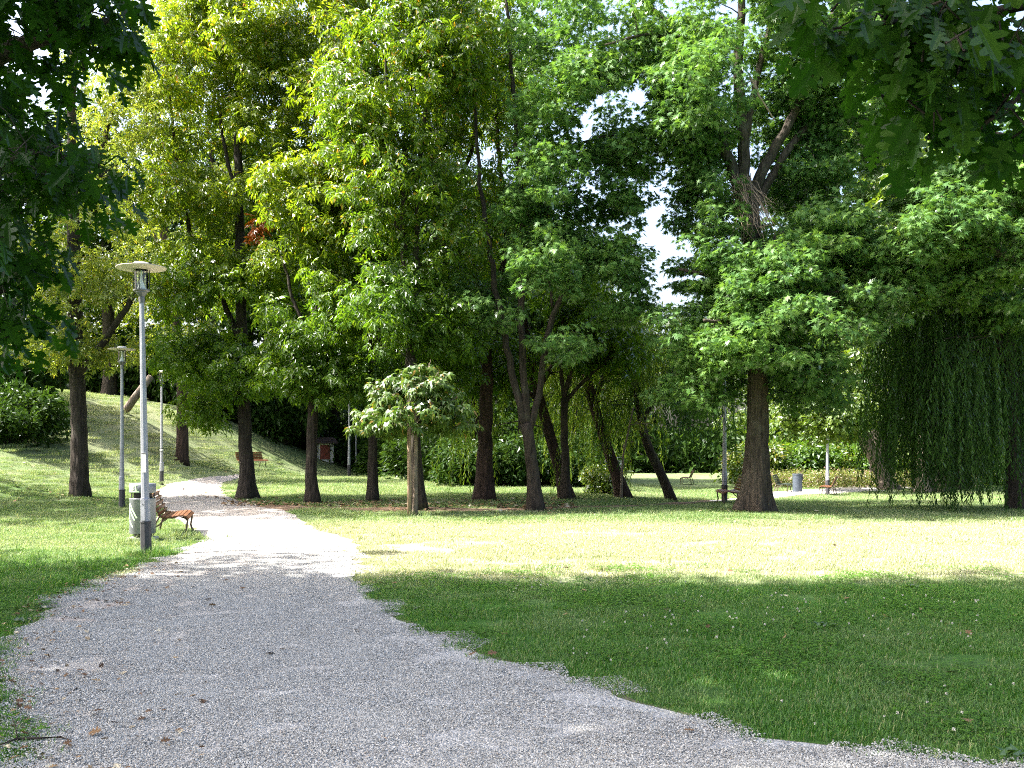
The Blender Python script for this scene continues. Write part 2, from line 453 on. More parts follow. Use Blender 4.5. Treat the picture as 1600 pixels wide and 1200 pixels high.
def edge_l(y): return float(Lf(y)) + .10 * nz(y, 3, 1.9) + .05 * nz(y, 9, 6) + .03 * nz(y, 5, 17)
def edge_r(y): return float(Rf(y)) + .10 * nz(y, 21, 1.7) + .07 * nz(y, 33, 6) + .04 * nz(y, 41, 17)


# ground sheet: graded grid, fine near the park, reaching 400 m
def graded(lo, hi, fine_lo, fine_hi, step, n_out):
    mid = np.arange(fine_lo, fine_hi + 1e-6, step)
    a = fine_lo - np.geomspace(step, fine_lo - lo, n_out)[::-1]
    b = fine_hi + np.geomspace(step, hi - fine_hi, n_out)
    return np.concatenate([a, mid, b])


gx = graded(-400, 400, -36, 36, .5, 22); gy = graded(-120, 500, -4, 76, .5, 22)
X, Yg = np.meshgrid(gx, gy, indexing='ij')
Z = H(X, Yg)
nx, ny = X.shape
ii = np.arange(nx - 1)[:, None] * ny; jj = np.arange(ny - 1)[None]
quads = np.stack([ii + jj, ii + ny + jj, ii + ny + jj + 1, ii + jj + 1], -1).reshape(-1, 4)
ground = link_mesh('ground', np_mesh('ground', np.stack([X, Yg, Z], -1).reshape(-1, 3), [quads], True), M['lawn'])
tag(ground, kind='structure')


def sheet(name, rows, mat, lift=.012, crown=.02):
    """rows: list of (xl, yl, xr, yr); a strip laid on the ground"""
    V = []; n = 25
    for a in rows:
        for t in np.linspace(0, 1, n):
            x = a[0] + (a[2] - a[0]) * t; y = a[1] + (a[3] - a[1]) * t
            V.append((x, y, float(H(x, y)) + lift + crown * math.sin(math.pi * t)))
    k = len(rows); i = np.arange(k - 1)[:, None] * n; j = np.arange(n - 1)[None]
    q = np.stack([i + j, i + j + 1, i + n + j + 1, i + n + j], -1).reshape(-1, 4)
    return tag(link_mesh(name, np_mesh(name, V, [q], True), mat), kind='structure')


prow = [(edge_l(y), y, edge_r(y), y) for y in np.concatenate([np.arange(0, 20, .12), np.arange(20, YEND, .3)])]
sheet('gravel_path', prow, M['gravel'])


for nm_, ef_, sg_ in (('soil_verge', edge_l, -1), ('soil_verge', edge_r, 1)):
    sheet(nm_, [(ef_(y) - .12, y, ef_(y) + sg_ * (.08 + .12 * nz(y, 50, 2.3)), y) if sg_ > 0 else (ef_(y) - .08 - .12 * nz(y, 60, 2.3), y, ef_(y) + .12, y) for y in np.arange(3, 20, .1)], M['verge'], .004, 0)


def trail(name, pts, widths, mat, lift):
    pts = [np.array(p, float) for p in pts]; rows = []
    for i in range(len(pts) - 1):
        seg = pts[i + 1] - pts[i]; ln = np.linalg.norm(seg); n = max(2, int(ln / .35))
        nr = np.array([-seg[1], seg[0]]) / ln
        for t in np.arange(n) / n:
            c = pts[i] + seg * t; w = widths[i] + (widths[i + 1] - widths[i]) * t
            wl = w / 2 * (1 + .35 * nz(c[0], c[1], .9, 5)); wr = w / 2 * (1 + .35 * nz(c[0], c[1], .9, 11))
            a = c - nr * wl; b = c + nr * wr; rows.append((a[0], a[1], b[0], b[1]))
    return sheet(name, rows, mat, lift)


trail_pts = [G(420, 791)[:2], G(480, 794)[:2], G(560, 796)[:2], G(700, 797)[:2], G(850, 795)[:2], G(960, 792)[:2], G(1060, 787)[:2], G(1150, 780)[:2]]
trail('dirt_trail', trail_pts, [2.4, 2.6, 2.2, 2.0, 1.6, .9, .8, 1.0], M['dust'], .006)
fp = [G(1120, 784)[:2], G(1200, 775)[:2], G(1270, 770)[:2], G(1340, 764)[:2], G(1430, 760)[:2], G(1560, 757)[:2]]
trail('paved_path', fp, [.8, 1.6, 3.2, 4.2, 4.4, 4.0], M['farpath'], .016)
TR = np.array([list(p) for p in trail_pts]); FP = np.array([list(p) for p in fp])


def d_poly(x, y, poly):
    best = 1e9
    for a, b in zip(poly[:-1], poly[1:]):
        ab = b - a; t = np.clip(((x - a[0]) * ab[0] + (y - a[1]) * ab[1]) / (ab @ ab), 0, 1)
        best = np.minimum(best, np.hypot(x - a[0] - ab[0] * t, y - a[1] - ab[1] * t))
    return best


# ------------------------------------------------------------------ leaf templates: unit length along x, face normal z
def leaflet(o, ang, L, W, droop=.12, lift=.05):
    ca, sa = math.cos(ang), math.sin(ang)
    pts = [(0, 0, 0), (.42 * L, W / 2, lift * L), (L, 0, -droop * L), (.42 * L, -W / 2, lift * L)]
    return [(o[0] + x * ca - y * sa, o[1] + x * sa + y * ca, o[2] + z) for x, y, z in pts]


def tmpl(leaflets):
    V = []; F = []
    for l in leaflets:
        F.append([len(V) + i for i in range(len(l))]); V += l
    return np.array(V, float), F


PINN = tmpl([leaflet((.18, 0, 0), 1.05, .48, .20, .22), leaflet((.18, 0, 0), -1.05, .48, .20, .22), leaflet((.45, 0, -.03), .75, .52, .21, .25), leaflet((.45, 0, -.03), -.75, .52, .21, .25), leaflet((.6, 0, -.06), 0, .52, .22, .3)])
PALM = tmpl([leaflet((.05, 0, 0), a, l, .30 * l, .28, .04) for a, l in ((-1.5, .6), (-.75, .85), (0, 1.0), (.75, .85), (1.5, .6))])
QUAD = tmpl([leaflet((0, 0, 0), 0, 1, .5, .15, .06)])
DUO = tmpl([leaflet((0, 0, 0), .5, .8, .36, .15, .06), leaflet((0, 0, 0), -.55, .75, .36, .15, .06), leaflet((.25, 0, 0), 0, .8, .36, .2, .04)])
_star = []
for k, (a, r) in enumerate([(3.14, .05), (-2.0, .42), (-1.62, .16), (-1.05, .62), (-.72, .28), (-.42, .72), (-.2, .42), (0, 1.0), (.2, .42), (.42, .72), (.72, .28), (1.05, .62), (1.62, .16), (2.0, .42)]):
    _star.append((r * math.cos(a), r * math.sin(a), -.18 * r * r))
STAR = tmpl([_star])
# lobed oak leaf, two folded halves
_half = [(0, 0), (.08, .04), (.14, .18), (.24, .24), (.27, .12), (.33, .12), (.38, .34), (.50, .44), (.55, .36), (.52, .14), (.60, .13), (.68, .30), (.78, .34), (.80, .24), (.78, .12), (.88, .14), (.95, .07), (1.0, 0)]
_oa = [(x, y, .12 * y - .16 * x * x) for x, y in _half]; _ob = [(x, -y, .12 * y - .16 * x * x) for x, y in _half][::-1]
_ob = _ob[:]
OAK = (np.array(_oa + [(x, y, z) for x, y, z in _ob[1:-1]], float), [list(range(18)), [17] + list(range(18, 18 + 16)) + [0]])


def unit(a): return a / (np.linalg.norm(a, axis=-1, keepdims=True) + 1e-9)


def place_leaves(tm, pos, tip, nrm, size):
    """instances of a leaf template as one vertex array and face arrays"""
    V, F = tm; n = len(pos); m = len(V)
    t = unit(tip); b = unit(np.cross(nrm, t)); nn = np.cross(t, b)
    out = pos[:, None] + size[:, None, None] * (V[None, :, :1] * t[:, None] + V[None, :, 1:2] * b[:, None] + V[None, :, 2:] * nn[:, None])
    off = (np.arange(n) * m)[:, None, None]
    by = {}
    for f in F: by.setdefault(len(f), []).append(f)
    faces = [(np.array(fs)[None] + off).reshape(-1, k) for k, fs in by.items()]
    return out.reshape(-1, 3), faces


def ball(rng, n):
    v = rng.normal(size=(n, 3)); v /= np.linalg.norm(v, axis=1)[:, None]
    return v * (rng.rand(n, 1) ** (1 / 3))


def cluster_leaves(rng, cen, rad, per, tm, size, flat=.6, droop=.5, up=1.0, wild=.45, face=0.0):
    """leaves hung round cluster centres: blades lie shingled on a flattened dome, tips out and down"""
    n = len(cen) * per
    c = np.repeat(cen, per, 0); r = np.repeat(rad, per)[:, None]
    b = ball(rng, n)
    b = unit(b) * (np.linalg.norm(b, axis=1, keepdims=True) ** .7)
    off = b * np.array([1, 1, flat])
    pos = c + off * r
    out = unit(off * np.array([1, 1, .25]) + rng.normal(size=(n, 3)) * .15)
    hang = droop * (.4 + np.linalg.norm(b[:, :2], axis=1, keepdims=True))
    tip = unit(out + np.array([0, 0, -1]) * hang + rng.normal(size=(n, 3)) * wild)
    nrm = unit(np.array([0, face, up]) + out * .55 + rng.normal(size=(n, 3)) * wild)
    sz = size * (.55 + .75 * rng.rand(n))
    return place_leaves(tm, pos, tip, nrm, sz)


def resample(pts, rad, step):
    pts = np.asarray(pts, float); rad = np.asarray(rad, float)
    d = np.concatenate([[0], np.cumsum(np.linalg.norm(np.diff(pts, axis=0), axis=1))])
    n = max(3, int(d[-1] / step) + 1); t = np.linspace(0, d[-1], n)
    # smooth: linear interpolation followed by a small box filter
    p = np.stack([np.interp(t, d, pts[:, k]) for k in range(3)], 1); r = np.interp(t, d, rad)
    for _ in range(3):
        q = p.copy(); q[1:-1] = (p[:-2] + 2 * p[1:-1] + p[2:]) / 4; p = q
    return p, r


def sample_clusters(rng, ells, gap, void=None):
    out = []
    for c, r, n in ells:
        c = np.array(c); r = np.array(r); got = []
        for _ in range(n):
            best = None
            for _t in range(6):
                u = rng.normal(size=3); u /= np.linalg.norm(u); u *= rng.uniform(.1 if void else .35, 1.0) ** .6
                p = c + u * r
                if void and mnoise.noise(Vector(p * .62) + Vector((void, 0, 0))) + .25 * mnoise.noise(Vector(p * 1.7)) < -.10: continue
                dm = min([np.linalg.norm(p - q) for q in got[-60:]] + [9])
                if best is None or dm > best[0]: best = (dm, p)
                if dm > gap: break
            if best is not None: got.append(best[1])
        out += got
    return np.array(out)


def build_tree(name, label, cat, base, trunk, limbs, ells, leaf, seed, group=None, flare=.7, gap=.8, sides=14, twigs=3, min_attach=1.8, extra=None, branch_scale=1.0):
    """base: world point. trunk / limbs: lists of (world point, radius). ells: (centre, radii, count). leaf: dict of leaf settings"""
    rng = np.random.RandomState(seed)
    base = np.array(base, float)
    root = thing(name, label, cat, base, 0, group)
    mb = MB(); nodes = []; nrad = []
    tp = [np.array(p, float) - base for p, r in trunk]; tr = [r for p, r in trunk]
    tp[0][2] -= .12
    p, r = resample(tp, tr, .3)
    p[1:, :2] += rng.normal(size=(len(p) - 1, 2)) * .012
    ph = rng.rand(4) * 6.28; kk = rng.randint(4, 7)
    zz = p[:, 2]
    fl = flare * np.exp(-np.clip(zz, 0, 9) / .32)
    def lob(i, th):
        f = fl[i]
        w = .05 * np.sin(2 * th + ph[0] + i * .23) + .04 * np.sin(3 * th + ph[1] - i * .17) + .025 * np.sin(7 * th + ph[3])
        return 1 + f * (.62 + .6 * np.sin(kk * th + ph[2])) + w
    # denser rings near the foot
    mb.tube(p, r, sides, True, lob)
    nodes += list(p); nrad += list(r)
    for lb in limbs:
        q, s = resample([np.array(a) - base for a, _ in lb], [b for _, b in lb], .3)
        q[1:-1] += rng.normal(size=(len(q) - 2, 3)) * .02
        mb.tube(q, s, 9, True)
        nodes += list(q); nrad += list(s)
    fine = leaf.get('fine', True)
    kn, kr, kp = (2.5, .60, .40) if fine else (1, 1, 1)
    cl = sample_clusters(rng, [(np.array(c) - base, rr, int(n * kn)) for c, rr, n in ells], gap * (.55 if fine else 1), seed * 3.7 if fine else None)
    nodes = np.array(nodes); nrad = np.array(nrad)
    d0 = np.linalg.norm(cl[:, None] - nodes[None], axis=2).min(1)
    for k in np.argsort(d0):
        c = cl[k]
        d = np.linalg.norm(nodes - c, axis=1)
        cost = d + .55 * np.clip(nodes[:, 2] - c[2] + .25 * d, 0, 9) + np.where(nodes[:, 2] < min_attach, 4, 0)
        b = int(np.argmin(cost)); a = nodes[b]; ln = d[b]
        if ln < .25: continue
        n = max(3, int(ln / .4) + 2); t = np.linspace(0, 1, n)[:, None]
        ctrl = a + (c - a) * .5 + np.array([0, 0, .16 * ln]) + rng.normal(size=3) * .08 * ln
        q = (1 - t) ** 2 * a + 2 * t * (1 - t) * ctrl + t * t * c
        q[1:-1] += rng.normal(size=(n - 2, 3)) * .03
        r0 = min(.65 * nrad[b], (.010 + .011 * ln) * branch_scale); s = r0 + (.006 - r0) * t[:, 0] if r0 > .006 else np.full(n, r0)
        mb.tube(q, s, 5, False)
        nodes = np.vstack([nodes, q[1:]]); nrad = np.concatenate([nrad, s[1:]])
    if twigs:
        for c in cl:
            for _ in range(twigs if not fine else 1):
                e = c + ball(rng, 1)[0] * leaf['rad'] * kr * np.array([1, 1, .6]); m = (c + e) / 2 + rng.normal(size=3) * .05 + np.array([0, 0, .06])
                mb.tube([c, m, e], [.007, .005, .002], 3, False)
    mb.build('trunk', leaf['bark'], root, True)
    rad = leaf['rad'] * kr * (.6 + .8 * rng.rand(len(cl)))
    V, F = cluster_leaves(rng, cl, rad, max(4, int(leaf['per'] * kp)), leaf['tm'], leaf['size'], leaf.get('flat', .6), leaf.get('droop', .5), leaf.get('up', 1.0), leaf.get('wild', .45), leaf.get('face', 0))
    link_mesh('crown', np_mesh('crown', V, F), leaf['mat'], root)
    if extra: extra(root, base, rng)
    return root


def LF(mat, tm, size, per, rad, bark, **k):
    return dict(mat=M[mat], tm=tm, size=size, per=per, rad=rad, bark=M[bark], **k)


def px_tree(name, label, cat, bpx, Y, trunk, limbs, crown, leaf, seed, **kw):
    """a tree described by photo pixels at depth Y. trunk: (px, py, r[, dY]); crown: (px, py, rx_px, rz_px, ry_m, n[, dY])"""
    b = P(bpx[0], bpx[1], Y) if bpx[1] is not None else None
    x = b[0]; base = np.array([x, Y, float(H(x, Y))]); rk = kw.pop('rk', 1.0)
    def pt(e): return (P(e[0], e[1], Y + (e[3] if len(e) > 3 else 0)), e[2] * rk)
    tk = [(base, trunk[0][2] * rk)] + [pt(e) for e in trunk[1:]]
    lm = [[pt(e) for e in l] for l in limbs]
    el = []
    for e in crown:
        yy = Y + (e[6] if len(e) > 6 else 0); k = yy / FPX
        el.append((P(e[0], e[1], yy), (e[2] * k, e[4], e[3] * k), e[5]))
    return build_tree(name, label, cat, base, tk, lm, el, leaf, seed, **kw)


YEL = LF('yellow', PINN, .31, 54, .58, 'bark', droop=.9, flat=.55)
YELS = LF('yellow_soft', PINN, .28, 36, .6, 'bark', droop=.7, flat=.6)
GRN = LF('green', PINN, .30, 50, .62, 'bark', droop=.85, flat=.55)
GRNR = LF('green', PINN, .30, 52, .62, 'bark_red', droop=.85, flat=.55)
OAKL = LF('oak', STAR, .165, 150, .64, 'bark_oak', droop=.45, flat=.5, wild=.5)
OAKS = LF('oak', STAR, .16, 115, .58, 'bark', droop=.45, flat=.5, wild=.5)

# --- the row of park trees behind the lawn, left to right
px_tree('tree', 'dark straight trunk with thin yellow-green crown on the bank left of the two lamps', 'tree', (125, 782), 29.5,
        [(125, 782, .27), (124, 650, .24), (118, 560, .23), (116, 440, .20), (113, 330, .17), (112, 150, .13), (120, -40, .09)],
        [[(119, 590, .12), (165, 530, .10, -.5), (205, 470, .08, -1), (235, 410, .05, -1)], [(117, 480, .10), (85, 420, .08), (60, 360, .05)],
         [(113, 340, .10), (150, 260, .08), (180, 160, .05)]],
        [(180, 470, 90, 70, 2.2, 22), (110, 540, 85, 35, 2.0, 20), (140, 350, 100, 80, 2.2, 20), (190, 150, 90, 100, 2.3, 26), (70, 420, 70, 70, 2, 14), (220, 60, 100, 90, 2.2, 22), (170, 545, 55, 25, 1.5, 8)],
        YELS, 11, flare=.35)
px_tree('tree', 'tall soft yellow tree on the bank, bare brown foot right of nearest lamp post', 'tree', (285, 668), 44,
        [(285, 668, .40), (284, 600, .36), (280, 540, .34), (262, 400, .30), (238, 250, .24), (255, 120, .18), (290, -60, .12)],
        [[(240, 260, .16), (225, 180, .12), (240, 60, .08)], [(262, 400, .14), (215, 330, .10), (170, 280, .06)], [(250, 300, .12), (330, 200, .10), (350, 20, .07)]],
        [(240, 110, 130, 120, 4, 32), (190, 280, 110, 90, 4, 22), (300, 250, 90, 130, 4, 26), (250, 430, 110, 60, 3.5, 28), (330, 30, 100, 100, 4, 36), (270, -30, 120, 60, 4, 26), (300, 540, 55, 40, 2.5, 12)],
        LF('yellow_soft', PINN, .33, 44, .85, 'bark_red', droop=.7), 12, flare=.4, rk=.66)
def orange_spray(root, base, rng):
    c = np.array([P(402, 354, 28.8), P(399, 366, 28.8), P(404, 344, 28.85)]) - base
    V, F = cluster_leaves(rng, c, np.array([.22, .2, .18]), 16, PINN, .3, .7, .8, 1.0, .4)
    o = link_mesh('leaf_spray', np_mesh('leaf_spray', V, F), M['orange'], root); o['label'] = 'orange-red leaf spray in the green crown'
    mb = MB(); mb.tube([c[1] + np.array([0, 1.2, -.6]), c[0] + np.array([0, .5, -.1]), c[2]], [.03, .015, .006], 5); mb.build('twig', M['bark'], o)


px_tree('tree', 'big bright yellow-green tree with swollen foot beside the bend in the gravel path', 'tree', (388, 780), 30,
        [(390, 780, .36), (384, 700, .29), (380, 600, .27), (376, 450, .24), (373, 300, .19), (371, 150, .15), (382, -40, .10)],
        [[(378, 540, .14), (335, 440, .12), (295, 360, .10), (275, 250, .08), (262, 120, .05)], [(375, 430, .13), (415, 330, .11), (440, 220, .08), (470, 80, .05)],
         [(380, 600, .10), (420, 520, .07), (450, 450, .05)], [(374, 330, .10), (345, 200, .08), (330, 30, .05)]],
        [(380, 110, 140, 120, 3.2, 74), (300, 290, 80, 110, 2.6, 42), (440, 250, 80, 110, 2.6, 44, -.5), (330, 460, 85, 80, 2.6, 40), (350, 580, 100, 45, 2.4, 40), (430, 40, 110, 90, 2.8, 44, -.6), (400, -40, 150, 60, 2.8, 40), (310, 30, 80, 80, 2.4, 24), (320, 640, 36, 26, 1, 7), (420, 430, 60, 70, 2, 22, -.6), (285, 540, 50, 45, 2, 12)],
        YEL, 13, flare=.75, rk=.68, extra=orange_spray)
px_tree('tree', 'slim tree with bright hanging leaf sprays, third trunk right of the near lamp', 'tree', (488, 787), 27.6,
        [(488, 787, .22), (487, 700, .185), (490, 600, .17), (497, 450, .14), (505, 300, .11), (510, 120, .08), (515, -30, .06)],
        [[(492, 560, .08), (460, 470, .06), (440, 400, .04)], [(497, 450, .08), (530, 360, .07), (560, 250, .05), (570, 120, .04)], [(494, 520, .07), (530, 460, .05)]],
        [(490, 480, 75, 80, 2, 42, -.6), (465, 575, 65, 45, 1.8, 22), (530, 590, 60, 45, 1.8, 22), (520, 330, 80, 90, 2.2, 32, -.4), (520, 130, 100, 110, 2.6, 40), (470, 300, 60, 70, 1.8, 20, -.5), (520, -20, 100, 60, 2.4, 26)],
        LF('yellow', PINN, .31, 52, .55, 'bark', droop=1.0, flat=.55), 14, flare=.7, rk=.84)
px_tree('tree', 'thinnest dark trunk of the row, just left of the staked young tree', 'tree', (582, 785), 28.2,
        [(582, 785, .16), (583, 700, .13), (582, 600, .12), (575, 480, .11), (560, 380, .09), (548, 250, .07), (560, 90, .05)],
        [[(580, 560, .07), (600, 480, .06), (605, 400, .04), (610, 300, .03)]],
        [(580, 430, 60, 80, 1.8, 30), (560, 260, 60, 90, 2, 30), (590, 590, 50, 40, 1.5, 14), (560, 90, 80, 90, 2, 30)],
        LF('green', PINN, .30, 46, .55, 'bark', droop=.9, flat=.55), 15, flare=.45)
px_tree('tree', 'two-stemmed tree standing directly behind the staked young tree', 'tree', (656, 799), 24.6,
        [(656, 799, .27), (652, 730, .22), (645, 640, .20), (641, 560, .19)],
        [[(641, 562, .15), (633, 480, .13), (631, 360, .12), (632, 240, .10), (642, 80, .07), (650, -60, .05)], [(642, 565, .13), (649, 490, .12), (651, 380, .11), (655, 250, .09), (672, 120, .07), (690, -30, .05)],
         [(632, 380, .07), (600, 300, .06), (590, 200, .04)], [(652, 360, .06), (690, 370, .05), (710, 400, .04)], [(632, 250, .06), (605, 150, .05), (600, 40, .03)]],
        [(600, 280, 90, 120, 2.2, 32), (640, 110, 120, 110, 2.4, 46), (690, 330, 80, 110, 2.2, 26, .4), (610, 480, 70, 70, 1.8, 26), (690, 500, 75, 60, 1.8, 26, .5), (560, 150, 60, 100, 1.8, 24), (700, 80, 80, 90, 2, 30), (650, -30, 120, 50, 2.2, 30)],
        LF('green', PINN, .30, 48, .54, 'bark_moss', droop=.9, flat=.55), 16, flare=.6, rk=.72)
px_tree('tree', 'thick reddish trunk with spreading root foot, its crown leaning left overhead', 'tree', (757, 783), 29,
        [(757, 783, .47), (757, 740, .38), (758, 690, .33), (761, 600, .31), (760, 520, .29), (742, 440, .25), (710, 345, .22), (676, 265, .19), (664, 150, .14), (655, 0, .09)],
        [[(760, 520, .18), (785, 430, .15), (795, 370, .13), (780, 250, .10), (770, 100, .07)], [(735, 420, .10), (700, 400, .08), (680, 420, .05)], [(700, 325, .10), (740, 230, .09), (750, 90, .06)]],
        [(730, 130, 110, 120, 2.8, 56), (700, 450, 80, 60, 2.2, 30), (770, 330, 80, 100, 2.4, 32), (740, 560, 90, 55, 2.2, 40), (690, 250, 70, 90, 2.2, 12), (800, 140, 80, 110, 2.4, 28), (780, -10, 100, 60, 2.4, 26)],
        GRNR, 17, flare=.6, rk=.68)
px_tree('tree', 'dark trunk forking into three stems at head height, centre of the row', 'tree', (838, 797), 24.8,
        [(838, 797, .29), (833, 740, .23), (827, 690, .22), (823, 662, .22)],
        [[(822, 668, .15), (806, 610, .14), (790, 540, .13), (775, 450, .11), (760, 360, .09), (745, 250, .07), (740, 120, .05)],
         [(824, 668, .15), (817, 590, .14), (813, 480, .13), (818, 350, .11), (806, 200, .09), (795, 60, .07), (790, -60, .05)],
         [(827, 672, .14), (846, 590, .12), (861, 490, .11), (885, 440, .09), (930, 400, .06), (970, 380, .04)],
         [(818, 350, .08), (870, 250, .07), (930, 210, .05), (1000, 215, .03)], [(863, 480, .06), (850, 380, .05), (860, 290, .04)]],
        [(855, 310, 75, 90, 1.8, 42, -.8), (895, 180, 100, 80, 2.2, 46, -.5), (950, 410, 60, 60, 1.8, 28), (850, 430, 70, 50, 1.8, 20, -.6), (985, 235, 60, 45, 1.5, 24), (975, 330, 40, 50, 1.4, 12), (965, 130, 80, 70, 1.8, 30), (870, 30, 90, 80, 2.2, 34), (775, 470, 60, 60, 1.8, 16), (930, 330, 60, 60, 1.6, 22), (880, 540, 60, 30, 1.8, 8), (970, 470, 45, 40, 1.5, 14)],
        OAKS, 18, flare=.45, rk=.68)
px_tree('tree', 'slender upright trunk crossing in front of the first leaning reddish trunk', 'tree', (884, 782), 29.6,
        [(884, 782, .16), (884, 720, .12), (881, 650, .11), (881, 622, .11)],
        [[(881, 625, .08), (892, 580, .07), (912, 540, .05), (925, 480, .04)], [(882, 630, .07), (900, 605, .06), (925, 590, .04), (950, 560, .03)], [(881, 622, .07), (876, 560, .06), (880, 480, .04)]],
        [(910, 520, 80, 50, 1.8, 30), (880, 450, 70, 60, 1.8, 24), (960, 540, 60, 50, 1.8, 22)],
        LF('green', PINN, .36, 32, .55, 'bark', droop=.8), 19, flare=.35)


# --- willows: limbs and curtains of strands
def willow(name, label, bpx, Y, trunk, limbs, curtains, mat, bark, seed, leaf=.15, flare=.35, crown=None):
    rng = np.random.RandomState(seed)
    x = P(bpx[0], bpx[1], Y)[0]; base = np.array([x, Y, float(H(x, Y))])
    root = thing(name, label, 'tree', base)
    mb = MB()
    def pt(e): return P(e[0], e[1], Y + (e[3] if len(e) > 3 else 0)) - base
    tp = [np.array([0, 0, -.12])] + [pt(e) for e in trunk[1:]]
    p, r = resample(tp, [e[2] for e in trunk], .3)
    fl = flare * np.exp(-np.clip(p[:, 2], 0, 9) / .3); ph = rng.rand(3) * 6
    mb.tube(p, r, 12, True, lambda i, th: 1 + fl[i] * (.6 + .5 * np.sin(5 * th + ph[0])) + .06 * np.sin(3 * th + ph[1] + i * .2))
    nodes = list(p)
    for l in limbs:
        q, s = resample([pt(e) for e in l], [e[2] for e in l], .3); mb.tube(q, s, 7, True); nodes += list(q)
    nodes = np.array(nodes)
    pos = []; tip = []; nrm = []; sz = []
    for cx, cy, rx, rz, ry, dY, n, bot, spread in curtains:
        # strands start on a dome round (cx, cy) and hang to about the pixel row bot
        kx = (Y + dY) / FPX; c = P(cx, cy, Y + dY) - base; zb = (P(cx, bot, Y + dY) - base)[2]
        groups = rng.uniform(-1, 1, (max(4, n // 7), 2))
        for i in range(n):
            g = groups[rng.randint(len(groups))] + rng.normal(size=2) * .10
            u = np.array([g[0], g[1]])
            top = c + np.array([u[0] * rx * kx, u[1] * ry, rz * kx * ((1 - .8 * (u @ u) / 2) + rng.uniform(-1.5, .15) * (rng.rand() < .6))])
            end = zb + abs(rng.normal()) * spread * kx + (.5 + .5 * math.sin(g[0] * 9 + g[1] * 5 + seed)) * 1.3 * spread * kx + (rng.rand() < .35) * rng.rand() * 2.2 * spread * kx
            ln = max(.8, top[2] - end)
            if i % 5 == 0:
                d = np.linalg.norm(nodes - top, axis=1) + .5 * np.clip(nodes[:, 2] - top[2], 0, 9); a = nodes[int(np.argmin(d))]
                mid = (a + top) / 2 + np.array([0, 0, .2 * np.linalg.norm(top - a) * .5])
                mb.tube([a, mid, top], [.03, .02, .008], 4, False)
            m = int(ln / .055); t = np.linspace(0, 1, m)
            sw = rng.normal(size=2) * .18; w2 = rng.rand() * 6
            q = np.stack([top[0] + sw[0] * t + (.30 * sw[0] / .18) * (1 - np.exp(-t * ln / .5)) + .05 * np.sin(t * 5 + w2), top[1] + sw[1] * t + (.30 * sw[1] / .18) * (1 - np.exp(-t * ln / .5)) + .05 * np.cos(t * 4 + w2), top[2] - ln * t], 1)
            a = rng.rand(m) * 6.28
            h = np.stack([np.cos(a), np.sin(a), np.zeros(m)], 1)
            pos.append(q); tip.append(h * .5 + np.array([0, 0, -1])); nrm.append(np.cross(h, [0, 0, 1]) + h * .6 + rng.normal(size=(m, 3)) * .4); sz.append(leaf * (.7 + .6 * rng.rand(m)))
            st = q[::max(1, m // 6)]
            mb.tube(st, .0012, 3, False)
    V, F = place_leaves(WLEAF, np.concatenate(pos), np.concatenate(tip), np.concatenate(nrm), np.concatenate(sz))
    mb.build('trunk', M[bark], root, True)
    link_mesh('crown', np_mesh('crown', V, F), M[mat], root)
    return root


WLEAF = tmpl([leaflet((0, 0, 0), 0, 1, .23, .1, .03)])
willow('weeping_willow', 'reddish leaning willow trunk just right of the three-stemmed tree', (886, 780), 30.5,
       [(886, 780, .27), (877, 742, .19), (860, 685, .175), (845, 630, .16), (828, 560, .17), (815, 480, .12)],
       [[(840, 610, .09), (870, 560, .07), (900, 500, .05)], [(845, 630, .08), (800, 590, .06), (760, 570, .04)]],
       [(735, 640, 32, 30, 1.0, 1.5, 40, 778, 40), (900, 590, 60, 50, 1.5, 1, 90, 765, 60), (820, 560, 70, 40, 1.6, .5, 80, 690, 60)],
       'willow', 'bark_red', 31)
willow('weeping_willow', 'leaning willow with a yellowish leaf curtain, second leaning trunk from the forked tree', (976, 776), 31.6,
       [(976, 776, .27), (966, 745, .20), (949, 700, .175), (936, 660, .16), (921, 610, .17), (900, 530, .12)],
       [[(925, 625, .10), (960, 560, .08), (1000, 500, .05)], [(915, 590, .08), (880, 560, .06)]],
       [(930, 600, 60, 50, 2.0, 1.2, 120, 772, 60), (970, 550, 60, 60, 1.8, 1.5, 100, 765, 80), (1000, 520, 60, 60, 1.5, .5, 90, 680, 60), (940, 540, 60, 50, 1.4, -.8, 70, 670, 60)],
       'willow', 'bark_red', 32)
willow('weeping_willow', 'dark thin leaning willow nearest the sunny clearing, left of the big oak', (1052, 776), 31.8,
       [(1052, 776, .18), (1041, 755, .16), (1022, 718, .15), (1008, 690, .14), (999, 640, .13), (985, 560, .09)],
       [[(1003, 660, .08), (1040, 590, .07), (1080, 540, .05)], [(995, 620, .06), (970, 580, .05)]],
       [(1080, 560, 60, 60, 2.0, .5, 150, 735, 70), (1100, 600, 40, 40, 1.5, -.5, 70, 750, 50), (1020, 550, 60, 60, 2, 1, 110, 690, 50), (960, 640, 12, 20, .5, -.5, 12, 772, 30)],
       'willow_dark', 'bark', 33)
willow('weeping_willow', 'wide dark weeping willow trailing to the lawn at the right edge', (1588, 795), 25.3,
       [(1588, 795, .26), (1586, 720, .21), (1584, 640, .19), (1575, 540, .17), (1560, 430, .14), (1555, 330, .10)],
       [[(1575, 540, .12), (1530, 450, .09), (1470, 410, .06), (1420, 420, .04)], [(1584, 620, .10), (1620, 500, .08), (1660, 440, .05)], [(1562, 440, .08), (1500, 400, .06, 2), (1440, 400, .04, 2)]],
       [(1450, 470, 65, 60, 1.6, .3, 230, 806, 40), (1520, 450, 70, 60, 1.8, .6, 230, 810, 50), (1590, 430, 70, 60, 1.8, .5, 180, 788, 60), (1480, 560, 70, 30, 1.2, -1.2, 130, 800, 45), (1420, 500, 30, 50, 1.2, .5, 80, 770, 50)],
       'willow_dark', 'bark', 34, leaf=.14)

